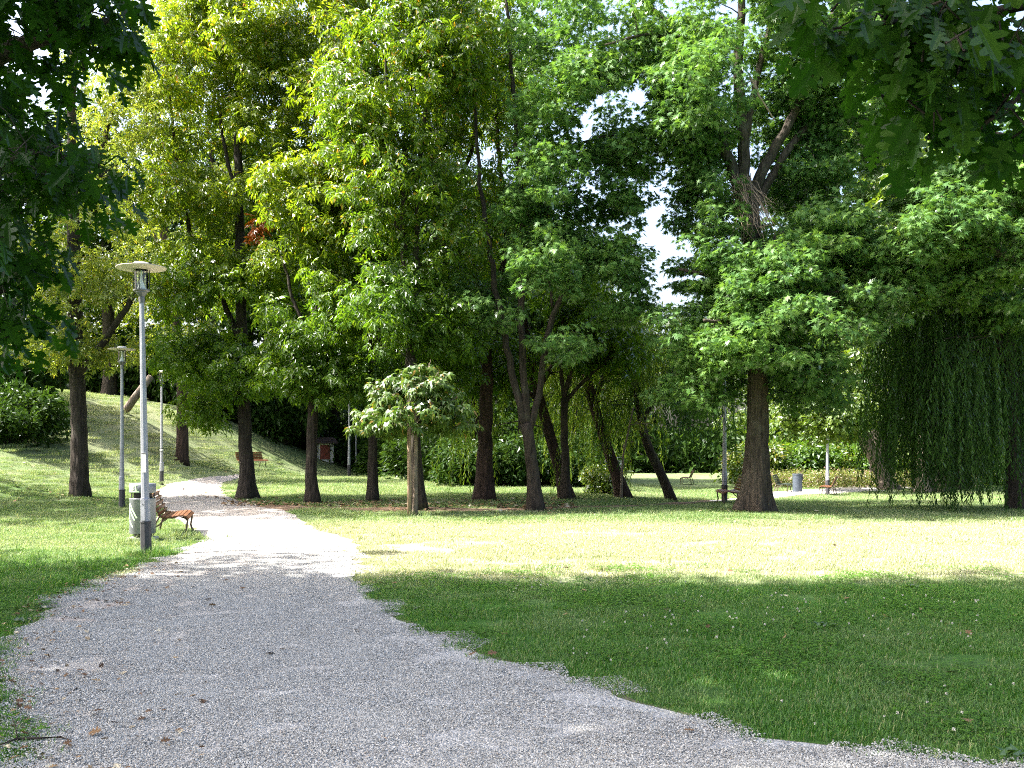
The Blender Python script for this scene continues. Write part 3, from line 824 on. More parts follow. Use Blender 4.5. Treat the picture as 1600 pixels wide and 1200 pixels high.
# --- the big oak, its dead twigs a part of their own
def dead_twigs(root, base, rng):
    mb = MB()
    for i in range(90):
        a = P(rng.uniform(1140, 1175), rng.uniform(270, 300), 23.4) - base
        e = P(rng.uniform(1150, 1215), rng.uniform(310, 372), 23.0 + rng.uniform(-.5, .5)) - base
        m = (a + e) / 2 + rng.normal(size=3) * .12
        mb.tube([a, m, e, e + rng.normal(size=3) * .12 - np.array([0, 0, .1])], [.010, .008, .006, .003], 4, False)
    o = mb.build('dead_twigs', M['twig'], root, True); o['label'] = 'tangle of grey dead twigs hanging from the fork'
    for pp in ([(1172, 120), (1186, 150), (1196, 165), (1210, 188)], [(1160, 132), (1178, 125), (1190, 160)]):
        mb = MB(); mb.tube([P(x, y, 23.2) - base for x, y in pp], np.linspace(.03, .015, len(pp)), 6, False); mb.build('dead_branch', M['twig'], root, True)


px_tree('oak_tree', 'largest oak with the thickest furrowed trunk, right of the leaning willows', 'tree', (1178, 800), 24,
        [(1178, 800, .56), (1179, 775, .52), (1181, 740, .49), (1182, 690, .41), (1184, 610, .39), (1184, 500, .37), (1178, 400, .36), (1167, 310, .38), (1158, 280, .36)],
        [[(1155, 290, .24), (1133, 235, .21), (1108, 170, .18), (1092, 105, .15), (1060, 50, .12), (1005, 0, .09), (960, -40, .06)],
         [(1162, 290, .25), (1163, 210, .22), (1152, 100, .19), (1160, 10, .15), (1165, -90, .10)],
         [(1175, 310, .24), (1192, 262, .21), (1222, 215, .18), (1258, 140, .15), (1290, 60, .12), (1320, -40, .08)],
         [(1180, 320, .18), (1205, 280, .16), (1240, 215, .14), (1290, 175, .10, .6), (1360, 150, .06, 1)],
         [(1163, 220, .15), (1185, 120, .12), (1205, 30, .10), (1215, -60, .07)],
         [(1178, 395, .14), (1250, 345, .11, 1.2), (1320, 330, .08, 1.5)],
         [(1095, 120, .08), (1030, 45, .06, -.5), (975, 62, .05, -1), (945, 70, .03, -1)],
         [(1184, 500, .12), (1120, 430, .09), (1060, 420, .05)], [(1184, 520, .12), (1260, 470, .09, -.8), (1330, 450, .05, -1)], [(1184, 560, .1), (1140, 500, .08, -1.5), (1100, 500, .05, -2)]],
        [(1110, 490, 95, 85, 2.6, 40, -.8), (1210, 530, 130, 70, 2.8, 46, -.8), (1090, 420, 60, 40, 2.0, 16), (1300, 490, 95, 75, 2.4, 34, -.4), (1090, 150, 80, 90, 2.4, 44, -.8), (1170, 30, 110, 60, 2.4, 40), (1300, 110, 100, 80, 2.6, 42), (1050, 40, 80, 60, 2.2, 22), (1270, 290, 80, 45, 2.4, 26, 1.2), (1320, 210, 90, 80, 2.4, 40, 1.0), (1270, 370, 90, 50, 2.2, 34, 0), (1380, 130, 70, 80, 2.2, 24, .8), (1185, 190, 55, 70, 1.4, 14, 1.2), (1078, 300, 28, 90, 1.2, 14), (1110, 230, 40, 50, 1.4, 10, .8), (1200, 440, 70, 60, 2.0, 26, -1.2), (1115, 330, 45, 60, 1.6, 16), (1250, 410, 80, 40, 2.0, 18, -.8), (1100, 600, 75, 50, 1.8, 20), (1270, 600, 75, 40, 1.8, 18), (1050, 140, 60, 70, 1.6, 20), (1350, 30, 70, 60, 2, 22)],
        OAKL, 21, flare=.75, rk=.66, sides=22, extra=dead_twigs)
px_tree('oak_tree', 'bright sunlit oak boughs reaching in over the weeping willow from the right edge', 'tree', (1730, 795), 23.5,
        [(1730, 795, .45), (1728, 700, .36), (1720, 560, .33), (1705, 420, .30), (1690, 280, .24), (1680, 120, .16)],
        [[(1715, 500, .16), (1620, 420, .13), (1530, 380, .10), (1440, 370, .07), (1370, 400, .04)], [(1700, 380, .14), (1600, 320, .11), (1500, 300, .08), (1420, 290, .05)], [(1690, 280, .12), (1600, 220, .09), (1520, 200, .05)]],
        [(1450, 360, 100, 55, 2.0, 46, -.6), (1540, 400, 80, 50, 2.0, 40, -.8), (1390, 410, 60, 40, 1.6, 22, -.4), (1530, 300, 90, 50, 2.0, 32), (1620, 330, 80, 90, 2.2, 34, -.4), (1450, 300, 60, 40, 1.5, 16), (1600, 180, 90, 90, 2.4, 24), (1415, 460, 36, 26, 1.2, 10), (1500, 450, 44, 26, 1.4, 12), (1575, 480, 44, 40, 1.4, 14)],
        LF('oak', STAR, .17, 150, .62, 'bark_oak', droop=.45, flat=.5), 22, flare=.5)

# --- trees deeper in the park on the right
px_tree('tree', 'leaning sunlit trunk at the paved path in front of the flower bed', 'tree', (1388, 766), 50,
        [(1388, 766, .66), (1380, 745, .52), (1366, 712, .46), (1350, 690, .42), (1338, 640, .34), (1330, 560, .24)],
        [[(1345, 670, .16), (1300, 640, .12), (1250, 640, .08), (1220, 650, .05)], [(1340, 640, .14), (1380, 600, .10), (1410, 580, .06)]],
        [(1285, 650, 80, 42, 2.4, 60, -3), (1350, 600, 80, 50, 2.4, 40), (1330, 520, 60, 60, 2.4, 34), (1240, 630, 50, 40, 2.0, 22), (1420, 640, 50, 50, 2, 20)],
        LF('oak_far', DUO, .27, 80, .85, 'bark_pale', droop=.5), 23, flare=.4, rk=.8)
px_tree('tree', 'pale stout trunk half hidden by the trailing willow strands', 'tree', (1443, 770), 47,
        [(1443, 770, .45), (1443, 740, .36), (1445, 690, .32), (1450, 600, .26), (1455, 480, .18)], [[(1447, 640, .15), (1480, 560, .10), (1510, 500, .06)]],
        [(1460, 560, 80, 70, 2.4, 50), (1500, 620, 70, 60, 2.2, 36), (1440, 460, 70, 60, 2.2, 30)],
        LF('oak_far', DUO, .27, 70, .85, 'bark_pale', droop=.5), 24, flare=.4, rk=.9)
px_tree('tree', 'dark broad trunk in the shade beyond the right-hand willow trunk', 'tree', (1503, 764), 51,
        [(1503, 764, .38), (1503, 740, .33), (1502, 640, .30), (1505, 500, .24), (1510, 360, .16)], [[(1503, 600, .14), (1560, 520, .10), (1600, 470, .06)]],
        [(1530, 520, 90, 90, 3, 56), (1590, 640, 70, 60, 2.6, 40), (1520, 400, 80, 80, 3, 40)],
        LF('dark', DUO, .26, 64, .8, 'bark', droop=.5), 25, flare=.4, rk=.9)
px_tree('sapling', 'thin bare-limbed sapling beside the yellowish leaning willow', 'tree', (970, 778), 30.8,
        [(970, 778, .05), (971, 740, .04), (976, 690, .035), (988, 655, .03), (990, 635, .02)],
        [[(985, 664, .02), (1000, 653, .018), (1016, 662, .012)], [(988, 655, .02), (1005, 672, .015), (1022, 686, .01)]],
        [(1000, 655, 22, 14, .4, 5)], LF('yellow_soft', PINN, .2, 7, .25, 'bark_pale', fine=False), 26, flare=.2, gap=.1, twigs=1)

# --- the staked young tree: crown of palmate leaves, stake and tie are parts of it
def stake(root, base, rng):
    mb = MB(); mb.tube([(-.10, -.14, -.1), (-.095, -.14, .9), (-.11, -.14, 2.42)], [.055, .05, .048], 8)
    mb.build('stake', M['stake'], root, True)
    mb = MB(); mb.tube([(-.17 + .11 * math.cos(a) + .09, -.09 + .09 * math.sin(a), 2.3) for a in np.linspace(0, 6.2, 12)], .018, 5); mb.build('tie', M['red_paint'], root)


M['stake'] = bark_mat('weathered_stake', (.13, .085, .055), (.42, .31, .21), .06, 16, .4)
px_tree('young_tree', 'small round pale-leaved young tree tied to a wooden stake on the lawn edge', 'tree', (647, 805), 22.9,
        [(649, 804, .065), (649, 760, .05), (649, 700, .045), (650, 650, .04), (652, 600, .03)],
        [[(649, 680, .03), (610, 640, .025), (580, 620, .015)], [(650, 660, .03), (690, 630, .02), (715, 620, .012)], [(650, 640, .025), (625, 600, .02), (640, 580, .01)], [(650, 670, .02), (645, 640, .02, -.7), (640, 620, .01, -1)]],
        [(640, 640, 74, 42, 1.2, 50), (660, 596, 46, 24, .8, 18), (583, 664, 32, 24, .7, 12), (708, 646, 34, 28, .7, 14), (610, 612, 30, 18, .6, 8), (690, 606, 26, 16, .6, 6)],
        LF('chestnut', PALM, .20, 20, .24, 'bark_pale', fine=False, droop=.75, flat=.55, wild=.35), 27, flare=.2, gap=.3, extra=stake, twigs=2)

# --- foreground oaks: boughs hang into the top corners, their canopy shades the near lawn
def fore_leaves(ells, extra):
    return ells + extra


_lo = lambda px, py, Y, rx, rz, ry, n: (P(px, py, Y), (rx * Y / FPX, ry, rz * Y / FPX), n)
bx = -7.6; by = 8.6
build_tree('oak_tree', 'dark oak boughs with jagged leaves hanging in from the upper left corner', 'tree', (bx, by, float(H(bx, by))),
           [((bx, by, 0), .45), ((bx, by, 2), .36), ((bx + .1, by, 5), .33), ((bx + .2, by + .2, 8), .27), ((bx + .4, by + .5, 12), .16)],
           [[((bx + .1, by, 4.2), .13), (P(-120, 330, 8.2), .09), (P(20, 250, 8), .05), (P(90, 230, 7.8), .02)],
            [((bx + .1, by, 5.2), .14), (P(-60, 120, 8.2), .10), (P(60, 50, 8), .06), (P(180, 30, 8), .02)],
            [((bx + .1, by, 3.2), .10), (P(-100, 480, 8), .06), (P(10, 450, 7.8), .03)],
            ],
           [_lo(40, 30, 8, 100, 70, 1.0, 28), _lo(140, 25, 8, 60, 45, .8, 15), _lo(20, 180, 8, 50, 60, .8, 12), _lo(60, 275, 7.8, 55, 40, .8, 12), _lo(155, 265, 7.6, 18, 22, .3, 4), _lo(12, 380, 7.8, 36, 55, .7, 11), _lo(8, 490, 7.8, 26, 45, .6, 8), _lo(-100, 300, 8, 80, 300, 1.5, 36)],
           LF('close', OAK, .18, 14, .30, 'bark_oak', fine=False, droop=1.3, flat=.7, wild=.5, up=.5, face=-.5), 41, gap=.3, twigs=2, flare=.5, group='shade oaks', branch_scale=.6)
OAKTOP = LF('close', STAR, .34, 74, .95, 'bark_oak', fine=False, droop=.5, flat=.5)


def canopy(label, x, y, trunk_h, ells, seed, lims):
    return build_tree('oak_tree', label, 'tree', (x, y, float(H(x, y))), [((x, y, 0), .5), ((x, y, 2), .4), ((x, y, 6), .36), ((x + .2, y, trunk_h), .2)], lims, ells, OAKTOP, seed, gap=.8, twigs=0, flare=.5)


bx, by = 6.2, 4.6
build_tree('oak_tree', 'large close oak leaves hanging in from the upper right corner', 'tree', (bx, by, 0),
           [((bx, by, 0), .4), ((bx, by, 2), .33), ((bx + .1, by, 4.5), .30), ((bx + .2, by, 8), .2)],
           [[((bx, by, 3.2), .055), (P(1800, 60, 4.3), .032), (P(1640, 90, 4.1), .018), (P(1560, 140, 4.0), .012), (P(1490, 230, 4.0), .006)],
            [((bx, by, 3.6), .06), (P(1760, -40, 4.3), .034), (P(1560, 20, 4.1), .02), (P(1400, 45, 4.0), .012), (P(1300, 45, 4.0), .005)],
            [((bx, by, 3.0), .045), (P(1790, 200, 4.2), .024), (P(1650, 235, 4.0), .012), (P(1580, 250, 4.0), .005)]],
           [_lo(1320, 35, 4.0, 50, 40, .25, 8), _lo(1430, 20, 4.0, 70, 50, .3, 12), _lo(1540, 30, 4.0, 90, 60, .35, 18), _lo(1450, 120, 4.0, 60, 50, .3, 11), _lo(1550, 130, 4.0, 70, 55, .3, 13), _lo(1440, 200, 4.0, 30, 30, .2, 4), _lo(1595, 225, 4.0, 24, 24, .15, 3), _lo(1680, 100, 4.1, 60, 160, .4, 16), _lo(1850, 60, 4.3, 130, 200, .6, 50), _lo(2080, 40, 4.5, 180, 220, .8, 60), _lo(1800, -160, 4.4, 320, 100, .8, 60)],
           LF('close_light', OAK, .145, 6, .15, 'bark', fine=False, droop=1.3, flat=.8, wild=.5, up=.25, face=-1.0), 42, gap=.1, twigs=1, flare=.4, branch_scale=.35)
canopy('tall oak outside the left edge whose canopy shades the near lawn', -10.5, 2.5, 12, [((-8, 6.2, 11.5), (4.5, 4.4, 2.2), 130), ((-3.6, 7.0, 11.8), (3.2, 3.6, 1.8), 100), ((-12, 6, 11.5), (3.5, 4.5, 2.2), 70), ((-2.4, 3.4, 11.5), (3, 3, 2.0), 150), ((-10.8, 8.3, 11), (3, 3, 2), 60)], 43,
       [[((-10.5, 2.5, 6), .25), ((-8, 4, 9), .18), ((-5, 6.5, 11), .1), ((-3, 8, 11.5), .06)], [((-10.5, 2.5, 7), .2), ((-11, 5, 10), .12), ((-12, 6, 11), .06)]])

# ------------------------------------------------------------------ woodland behind: a few kinds of tree, copied
def proto(name, label, h, cr, leaf, seed, lean=0, n=110):
    """a free-standing tree at the origin, h metres tall"""
    rng = np.random.RandomState(seed)
    tk = [((0, 0, 0), .3 + h * .008)] + [((lean * z / h + rng.normal() * .12, rng.normal() * .12, z), (.28 + h * .006) * (1 - .75 * z / h)) for z in np.linspace(1.5, h * .9, 7)]
    ells = []
    for i in range(7):
        a = i * 2.4 + seed; z = h * (.36 + .54 * i / 6.0); rr = cr * (1 - .45 * i / 6.0) * .55
        ells.append(((lean * z / h + math.cos(a) * rr, math.sin(a) * rr, z), (cr * .62, cr * .62, h * .13), n // 7))
    ells.append(((lean, 0, h * .6), (cr * .8, cr * .8, h * .3), n // 4))
    return build_tree(name, label, 'tree', (0, 0, 0), tk, [], ells, leaf, seed, gap=.9, twigs=0, flare=.4, min_attach=h * .2)


BG = 'background trees of the wood'
pA = proto('tree', 'x', 15, 4.6, LF('oak_far', DUO, .36, 60, 1.0, 'bark', fine=False, droop=.5), 51)
pB = proto('tree', 'x', 17, 4.8, LF('dark', DUO, .36, 64, 1.0, 'bark', fine=False, droop=.5), 52)
pC = proto('tree', 'x', 16, 4.4, LF('yellow', DUO, .36, 54, 1.0, 'bark_red', fine=False, droop=.6), 53)
protos = {'A': pA, 'B': pB, 'C': pC}; used = set()
bg = [  # kind, pixel column, depth, scale, turn, label
    ('B', 30, 62, 1.15, .3, 'dark wood tree behind the bushy shrub at the left edge'),
    ('C', 95, 60, .8, 1.1, 'yellowish wood tree seen past the left-hand straight trunk'),
    ('B', 168, 58, 1.1, 2.0, 'dark wood tree on the bank behind the second lamp'),
    ('C', 215, 70, .9, 3.0, 'sunlit wood tree high above the near lamp head'),
    ('B', 330, 56, 1.05, 4.0, 'dark wood tree on the bank left of the bend in the path'),
    ('C', 390, 66, 1.3, .9, 'tall yellowish wood tree behind the swollen-footed trunk'),
    ('B', 440, 60, 1.1, 5.0, 'dark wood tree behind the red hut'),
    ('A', 520, 66, 1.2, 1.9, 'green wood tree behind the pair of distant posts'),
    ('B', 600, 58, 1.0, 2.7, 'dark wood tree behind the thinnest trunk of the row'),
    ('B', 690, 52, 1.0, 3.5, 'dark wood tree behind the two-stemmed trunk'),
    ('A', 750, 62, 1.2, 4.4, 'green wood tree behind the thick reddish trunk'),
    ('B', 820, 54, .95, 5.2, 'dark wood tree behind the three-stemmed trunk'),
    ('A', 890, 64, 1.1, .5, 'green wood tree above the first leaning willow'),
    ('A', 985, 88, .95, 1.4, 'low rounded tree under the open sky gap'),
    ('B', 1075, 92, .95, 2.3, 'low dark tree beyond the sunny clearing left of the oak'),
    ('A', 1180, 74, 1.03, 3.2, 'green tree hidden behind the big oak trunk'),
    ('A', 1290, 70, 1.20, 4.1, 'green tree rising behind the flower garden'),
    ('A', 1400, 72, 1.32, 5.9, 'green tree behind the leaning sunlit trunk'),
    ('B', 1490, 68, 1.32, .2, 'dark tree behind the trailing willow'),
    ('B', 1378, 54, 1.5, 2.9, 'tall dark tree standing behind the leaning sunlit trunk'), ('A', 1470, 47, 1.22, .8, 'tall green tree rising behind the sunlit oak boughs'),
    ('A', 1590, 64, 1.44, 1.6, 'green tree at the far right edge beyond the willow'),
]
for k, px, Y, s, tz, lab in bg:
    x = (px - 800) / FPX * Y; loc = (x, Y, float(H(x, Y)))
    if k not in used:
        o = protos[k]; used.add(k); o.location = loc; o.rotation_euler = (0, 0, tz); o.scale = (s,) * 3; o['label'] = lab; o['group'] = BG
    else:
        copy_thing(protos[k], loc, tz, s, lab, BG)

for x_, y_, s_, tz_, lab in ((-19.3, 25, 1.12, .7, 'dark tree beyond the left edge shading the bank by the second lamp'), (-28.5, 43, 1.05, 2.2, 'dark tree beyond the left edge shading the crest of the bank'), (-14.8, 10.6, .72, 3.3, 'dark tree beyond the left edge shading the verge by the nearest lamp')):
    copy_thing(pB, (x_, y_, float(H(x_, y_))), tz_, s_, lab, BG)

# ------------------------------------------------------------------ shrubs
def shrub_proto(mat, leaf, seed, tm=QUAD, n=34, per=120, rad=.34):
    rng = np.random.RandomState(seed)
    root = thing('shrub', 'x', 'shrub', (0, 0, 0))
    th = rng.rand(n) * 6.28; rr = np.sqrt(rng.rand(n)) * .78; z = .25 + .75 * rng.rand(n) * (1 - .6 * rr * rr)
    cen = np.stack([rr * np.cos(th), rr * np.sin(th), z], 1)
    V, F = cluster_leaves(rng, cen, rad * (.7 + .6 * rng.rand(n)), per, tm, leaf, .8, .35, .8, .6)
    link_mesh('foliage', np_mesh('foliage', V, F), mat, root)
    mb = MB()
    for c in cen[::2]:
        b = c * np.array([.2, .2, 0]); mb.tube([b, (b + c) / 2 + np.array([0, 0, .08]), c], [.022, .015, .006], 5, False)
    mb.build('stem', M['bark'], root, True)
    return root


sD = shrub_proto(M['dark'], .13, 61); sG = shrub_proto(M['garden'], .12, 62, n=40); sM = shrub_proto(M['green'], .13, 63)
sP = {'D': sD, 'G': sG, 'M': sM}; used2 = set()
shr = [  # kind, pixel column, depth, half width m, height m, label
    ('D', 48, 37, 1.6, 2.3, 'dark rounded shrub on the bank, right one of the left-edge pair'), ('D', 5, 35, 1.3, 1.7, 'smaller shrub cut by the left edge of the photo'),
    ('D', 20, 41, 2.4, 3.2, 'taller dark shrub behind the pair at the left edge'),
    ('D', 100, 61, 2.6, 4.7, 'dark shrub on the bank crest left of the straight trunk'), ('D', 160, 61, 2.8, 5.5, 'dark shrub on the bank crest behind the second lamp'),
    ('D', 235, 60, 2.8, 5.2, 'dark shrub on the bank crest behind the near lamp post'), ('D', 318, 59, 2.8, 4.9, 'dark shrub on the bank crest right of the brown tree foot'),
    ('D', 375, 62, 2.8, 4.9, 'dark shrub at the wood edge behind the far slatted bench'), ('D', 440, 60, 3.0, 4.0, 'dark shrub at the wood edge left of the red hut'),
    ('D', 470, 64, 2.2, 2.8, 'small dark shrub touching the left wall of the red hut'), ('D', 535, 66, 2.6, 3.4, 'dark shrub between the red hut and the twin posts'),
    ('D', 575, 62, 2.6, 2.9, 'dark shrub just right of the twin distant posts'), ('D', 620, 56, 2.6, 2.9, 'dark shrub beyond the sunny grass left of the two-stemmed trunk'),
    ('D', 665, 50, 2.4, 2.8, 'dark shrub beyond the sunny grass right of the two-stemmed trunk'), ('D', 700, 44, 2.0, 2.6, 'ivy-dark shrub left of the thick reddish trunk'),
    ('D', 735, 40, 1.9, 2.2, 'dark low shrub touching the foot of the thick reddish trunk'), ('D', 795, 41, 2.0, 2.4, 'dark shrub between the thick reddish and the forked trunks'),
    ('D', 850, 42, 2.0, 2.4, 'dark shrub behind the forked trunk'), ('D', 905, 42, 1.8, 2.2, 'dark shrub under the yellowish willow curtain'),
    ('G', 940, 34, .9, 1.3, 'leafy light shrub at the foot of the yellowish leaning willow'),
    ('G', 1190, 58, 2.6, 2.9, 'yellow-green garden shrub left of the blue-grey bin'), ('M', 1235, 59, 2.9, 3.3, 'yellow-green garden shrub directly behind the blue-grey bin'),
    ('G', 1285, 60, 2.6, 2.8, 'yellow-green garden shrub behind the path lamp post'), ('M', 1330, 60, 2.6, 2.9, 'yellow-green garden shrub left of the leaning sunlit trunk'),
    ('M', 1310, 64, 3.1, 4.2, 'taller green shrub rising behind the flower garden'), ('G', 1400, 60, 2.6, 3.1, 'yellow-green garden shrub right of the leaning sunlit trunk'),
    ('M', 1460, 60, 3.1, 3.3, 'green shrub beyond the pale stout trunk'), ('D', 1530, 58, 3.1, 2.9, 'dark shrub beyond the trailing willow'), ('M', 1590, 56, 2.9, 2.9, 'green shrub at the right edge beyond the willow trunk'),
]
for i, (k, px, Y, w, h, lab) in enumerate(shr):
    x = (px - 800) / FPX * Y; loc = (x, Y, float(H(x, Y)) - .12); sc = (w, w, h * .82)
    g = 'dark shrubs along the wood edge' if k == 'D' else ('garden shrubs by the flower bed' if k == 'G' else 'green shrubs')
    if k not in used2:
        o = sP[k]; used2.add(k); o.location = loc; o.rotation_euler = (0, 0, i * 1.3); o.scale = sc; o['label'] = lab; o['group'] = g
    else:
        copy_thing(sP[k], loc, i * 1.3, sc, lab, g)

# flower bed: nobody could count it
rng = np.random.RandomState(71)
n = 900
pxs = rng.uniform(1195, 1520, n); Ys = rng.uniform(51.5, 57, n); xs = (pxs - 800) / FPX * Ys
cen = np.stack([xs, Ys, H(xs, Ys) + .15 + .55 * rng.rand(n)], 1)
V, F = cluster_leaves(rng, cen, .34 * (.6 + .8 * rng.rand(n)), 40, QUAD, .12, .9, .3, .7, .7)
tag(link_mesh('flower_bed', np_mesh('flower_bed', V, F), M['flower']), 'bed of pinkish flowers and pale green leaves along the paved path', 'flower bed', kind='stuff')

# distant woodland closing the view
n = 2600
xs = rng.uniform(-95, 95, n); Ys = rng.uniform(84, 104, n)
hh = 9 + 4 * np.sin(xs * .11 + 1) + 3 * np.sin(xs * .31); hh = np.where(np.abs(xs - 15.5) < 9, hh * .45, hh)
cen = np.stack([xs, Ys, H(xs, Ys) + rng.rand(n) * hh], 1)
V, F = cluster_leaves(rng, cen, 1.6 * (.7 + .6 * rng.rand(n)), 46, QUAD, .75, .7, .4, .8, .6)
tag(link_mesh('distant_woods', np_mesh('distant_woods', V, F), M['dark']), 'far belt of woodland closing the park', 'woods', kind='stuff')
# dark undergrowth under the wood on the bank
n = 700
pxs = rng.uniform(-40, 900, n); Ys = rng.uniform(64, 76, n); xs = (pxs - 800) / FPX * Ys
cen = np.stack([xs, Ys, H(xs, Ys) + rng.rand(n) * 4.5], 1)
V, F = cluster_leaves(rng, cen, 1.1 * (.7 + .6 * rng.rand(n)), 60, QUAD, .4, .7, .4, .8, .6)
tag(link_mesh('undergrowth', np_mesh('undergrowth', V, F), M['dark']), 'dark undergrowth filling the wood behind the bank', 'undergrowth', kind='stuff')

# leaning dead log on the bank
a = np.array(G(191, 642)); 
pl = P(193, 641, 48.5); pl[2] = float(H(pl[0], 48.5))
root = thing('leaning_log', 'bare brown log leaning up to the right on the bank between the two lamp posts', 'log', pl)
mb = MB(); e = P(236, 588, 48.5) - pl
mb.tube([np.array([-.1, 0, -.2]), e * .5, e], [.21, .19, .16], 12); mb.build('trunk', M['bark_pale'], root, True)
mb = MB(); mb.tube([e * .55, e * .6 + np.array([.3, -.2, -.6]), e * .55 + np.array([.45, -.3, -1.3])], [.07, .055, .04], 7); mb.build('branch', M['bark_pale'], root, True)

# ------------------------------------------------------------------ street lamps
def make_lamp(label, loc, notice=True, rz=0.0):
    r = thing('street_lamp', label, 'street lamp', loc, rz, 'street lamps along the paths')
    ph = math.pi / 8
    mb = MB(); mb.lathe([(.0, -.2), (.083, -.2), (.080, .5), (.086, .5), (.086, .52), (.0, .52)], 8, phase=ph); mb.build('base_sleeve', M['sleeve'], r)
    mb = MB(); mb.lathe([(.070, .515), (.069, .85), (.060, .88), (.052, 1.7), (.034, 3.86), (0, 3.86)], 8, phase=ph); mb.build('pole', M['pole'], r)
    d = MB(); d.box((.012, -.073, .68), (.07, .02, .30), bev=.004)
    d.add([(-.03, -.083, .83), (.054, -.083, .83), (.012, -.083, .875), (-.03, -.06, .83), (.054, -.06, .83), (.012, -.06, .875)], [[0, 1, 2], [3, 5, 4], [0, 2, 5, 3], [1, 4, 5, 2]])
    dd = d.build('access_door', M['pole'], r)
    k = MB(); k.lathe([(0, 0), (.008, 0), (.008, .006), (0, .006)], 8); o = k.build('lock', M['sleeve'], dd); o.location = (.012, -.083, .78); o.rotation_euler = (math.pi / 2, 0, 0)
    if notice:
        n_ = MB(); n_.box((.03, -.064, 1.40), (.075, .006, .29)); nn = n_.build('notice', M['paper'], r)
        c_ = MB(); c_.box((.03, -.068, 1.535), (.075, .004, .014)); c_.build('clip', M['sleeve'], nn)
    mb = MB(); mb.lathe([(.0, 3.80), (.042, 3.80), (.046, 3.87), (.040, 3.89), (.085, 3.95), (.085, 3.965), (.120, 3.975), (.120, 3.995), (0, 3.995)], 24); mb.build('collar', M['collar'], r, False)
    mb = MB(); mb.lathe([(.062, 3.996), (.060, 4.02), (.03, 4.10), (.014, 4.17), (.010, 4.29)], 20); mb.build('reflector', M['reflector'], r, True)
    mb = MB(); mb.lathe([(.098, 3.996), (.098, 4.285)], 28); mb.build('glass', M['glass'], r, True)
    for a in (.35, 1.92, 3.49, 5.06):
        mb = MB(); x, y = .118 * math.cos(a), .118 * math.sin(a); mb.tube([(x, y, 3.99), (x, y, 4.36)], .006, 6); mb.build('rod', M['sleeve'], r)
    mb = MB(); mb.lathe([(.10, 4.292), (.355, 4.315), (.362, 4.322), (.355, 4.329)], 40); h = mb.build('shade_underside', M['hat_under'], r, True)
    mb = MB(); mb.lathe([(.356, 4.331), (.12, 4.352), (.12, 4.385), (.105, 4.40), (0, 4.405)], 40); mb.build('shade', M['hat_top'], r, False)
    return r


def gz(px, Y):
    x = (px - 800) / FPX * Y
    return (x, Y, float(H(x, Y)))


lamp = make_lamp('nearest grey street lamp with white notice on its post, beside the litter bin', gz(228.5, 14.4), True, -.25)
lamp.rotation_euler = (0, -.02, -.25)
def clone_lamp(label, px, Y, s=1.0, base_y=None):
    r = copy_thing(lamp, gz(px, Y), .4 * Y, s, label)
    for ch in [o for o in C.objects if o.parent == r and o.name.startswith('notice')]:
        for g in [o for o in C.objects if o.parent == ch]: bpy.data.objects.remove(g)
        bpy.data.objects.remove(ch)
    return r


clone_lamp('second street lamp, standing on the grass just left of the nearest one', 190.5, 25.8, .99)
clone_lamp('slim street lamp at the foot of the bank with its head lost in leaves', 252.5, 37)
_l3 = [o for o in C.objects if o.get('label', '').startswith('slim street lamp at the foot')][0]
mb = MB(); mb.lathe([(.0585, 1.28), (.0585, 1.40)], 8, phase=math.pi / 8); mb.build('sticker', M['sleeve'], _l3)
mb = MB(); mb.lathe([(.0600, 1.31), (.0600, 1.37)], 8, phase=math.pi / 8); mb.build('sticker', M['paper'], _l3)
clone_lamp('taller one of the twin distant lamp posts by the wood edge', 545.5, 55, 1.25)
clone_lamp('thinner one of the twin distant lamp posts by the wood edge', 556.5, 60, 1.1)
clone_lamp('lamp post with dark foot just left of the big oak trunk', 1132, 29.3, 1.15)
clone_lamp('lamp post behind the slatted bench on the paved path', 1293, 46, 1.3)

# ------------------------------------------------------------------ litter bin with sprayed marks
loc = gz(223, 16.6)
r = thing('litter_bin', 'grey hooded litter bin with pale green spray marks behind the nearest lamp', 'litter bin', loc)
mb = MB(); mb.box((0, 0, .03), (.42, .40, .10), bev=.01); mb.build('concrete_foot', M['concrete'], r)
mb = MB(); mb.lathe([(0, .08), (.15, .08), (.15, .84), (0, .84)], 24); mb.build('liner', M['black'], r)
mb = MB(); mb.lathe([(.16, .145), (.212, .145), (.215, .150), (.215, .735), (.219, .742), (.215, .75), (.20, .75)], 36); mb.build('body', M['galv'], r, True)
mb = MB(); mb.lathe([(.15, .845), (.217, .845), (.220, .850), (.220, .99), (.21, 1.005), (0, 1.02)], 36); hood = mb.build('hood', M['galv'], r, True)
for a in (.6, 2.2, 3.9, 5.4):
    mb = MB(); mb.tube([(.19 * math.cos(a), .19 * math.sin(a), .70), (.19 * math.cos(a), .19 * math.sin(a), .87)], .012, 6); mb.build('bracket', M['sleeve'], r)


def on_cyl(mb, pts, w, R_):
    """a flat brush stroke laid on a cylinder, pts = (sideways metres, height)"""
    pts = np.array(pts, float); P2 = []
    for a, b in zip(pts[:-1], pts[1:]):
        for t in np.linspace(0, 1, 7): P2.append(a + (b - a) * t)
    P2 = np.array(P2); T = np.gradient(P2, axis=0); T = unit(T); N = np.stack([-T[:, 1], T[:, 0]], 1)
    V = []
    for p, q in zip(P2, N):
        for s in (-1, 1):
            u = p + q * s * w / 2; a = -math.pi / 2 + u[0] / R_
            V.append((R_ * math.cos(a), R_ * math.sin(a), u[1]))
    i = np.arange(len(P2) - 1)[:, None] * 2
    mb.add(V, [np.concatenate([i, i + 1, i + 3, i + 2], 1)])


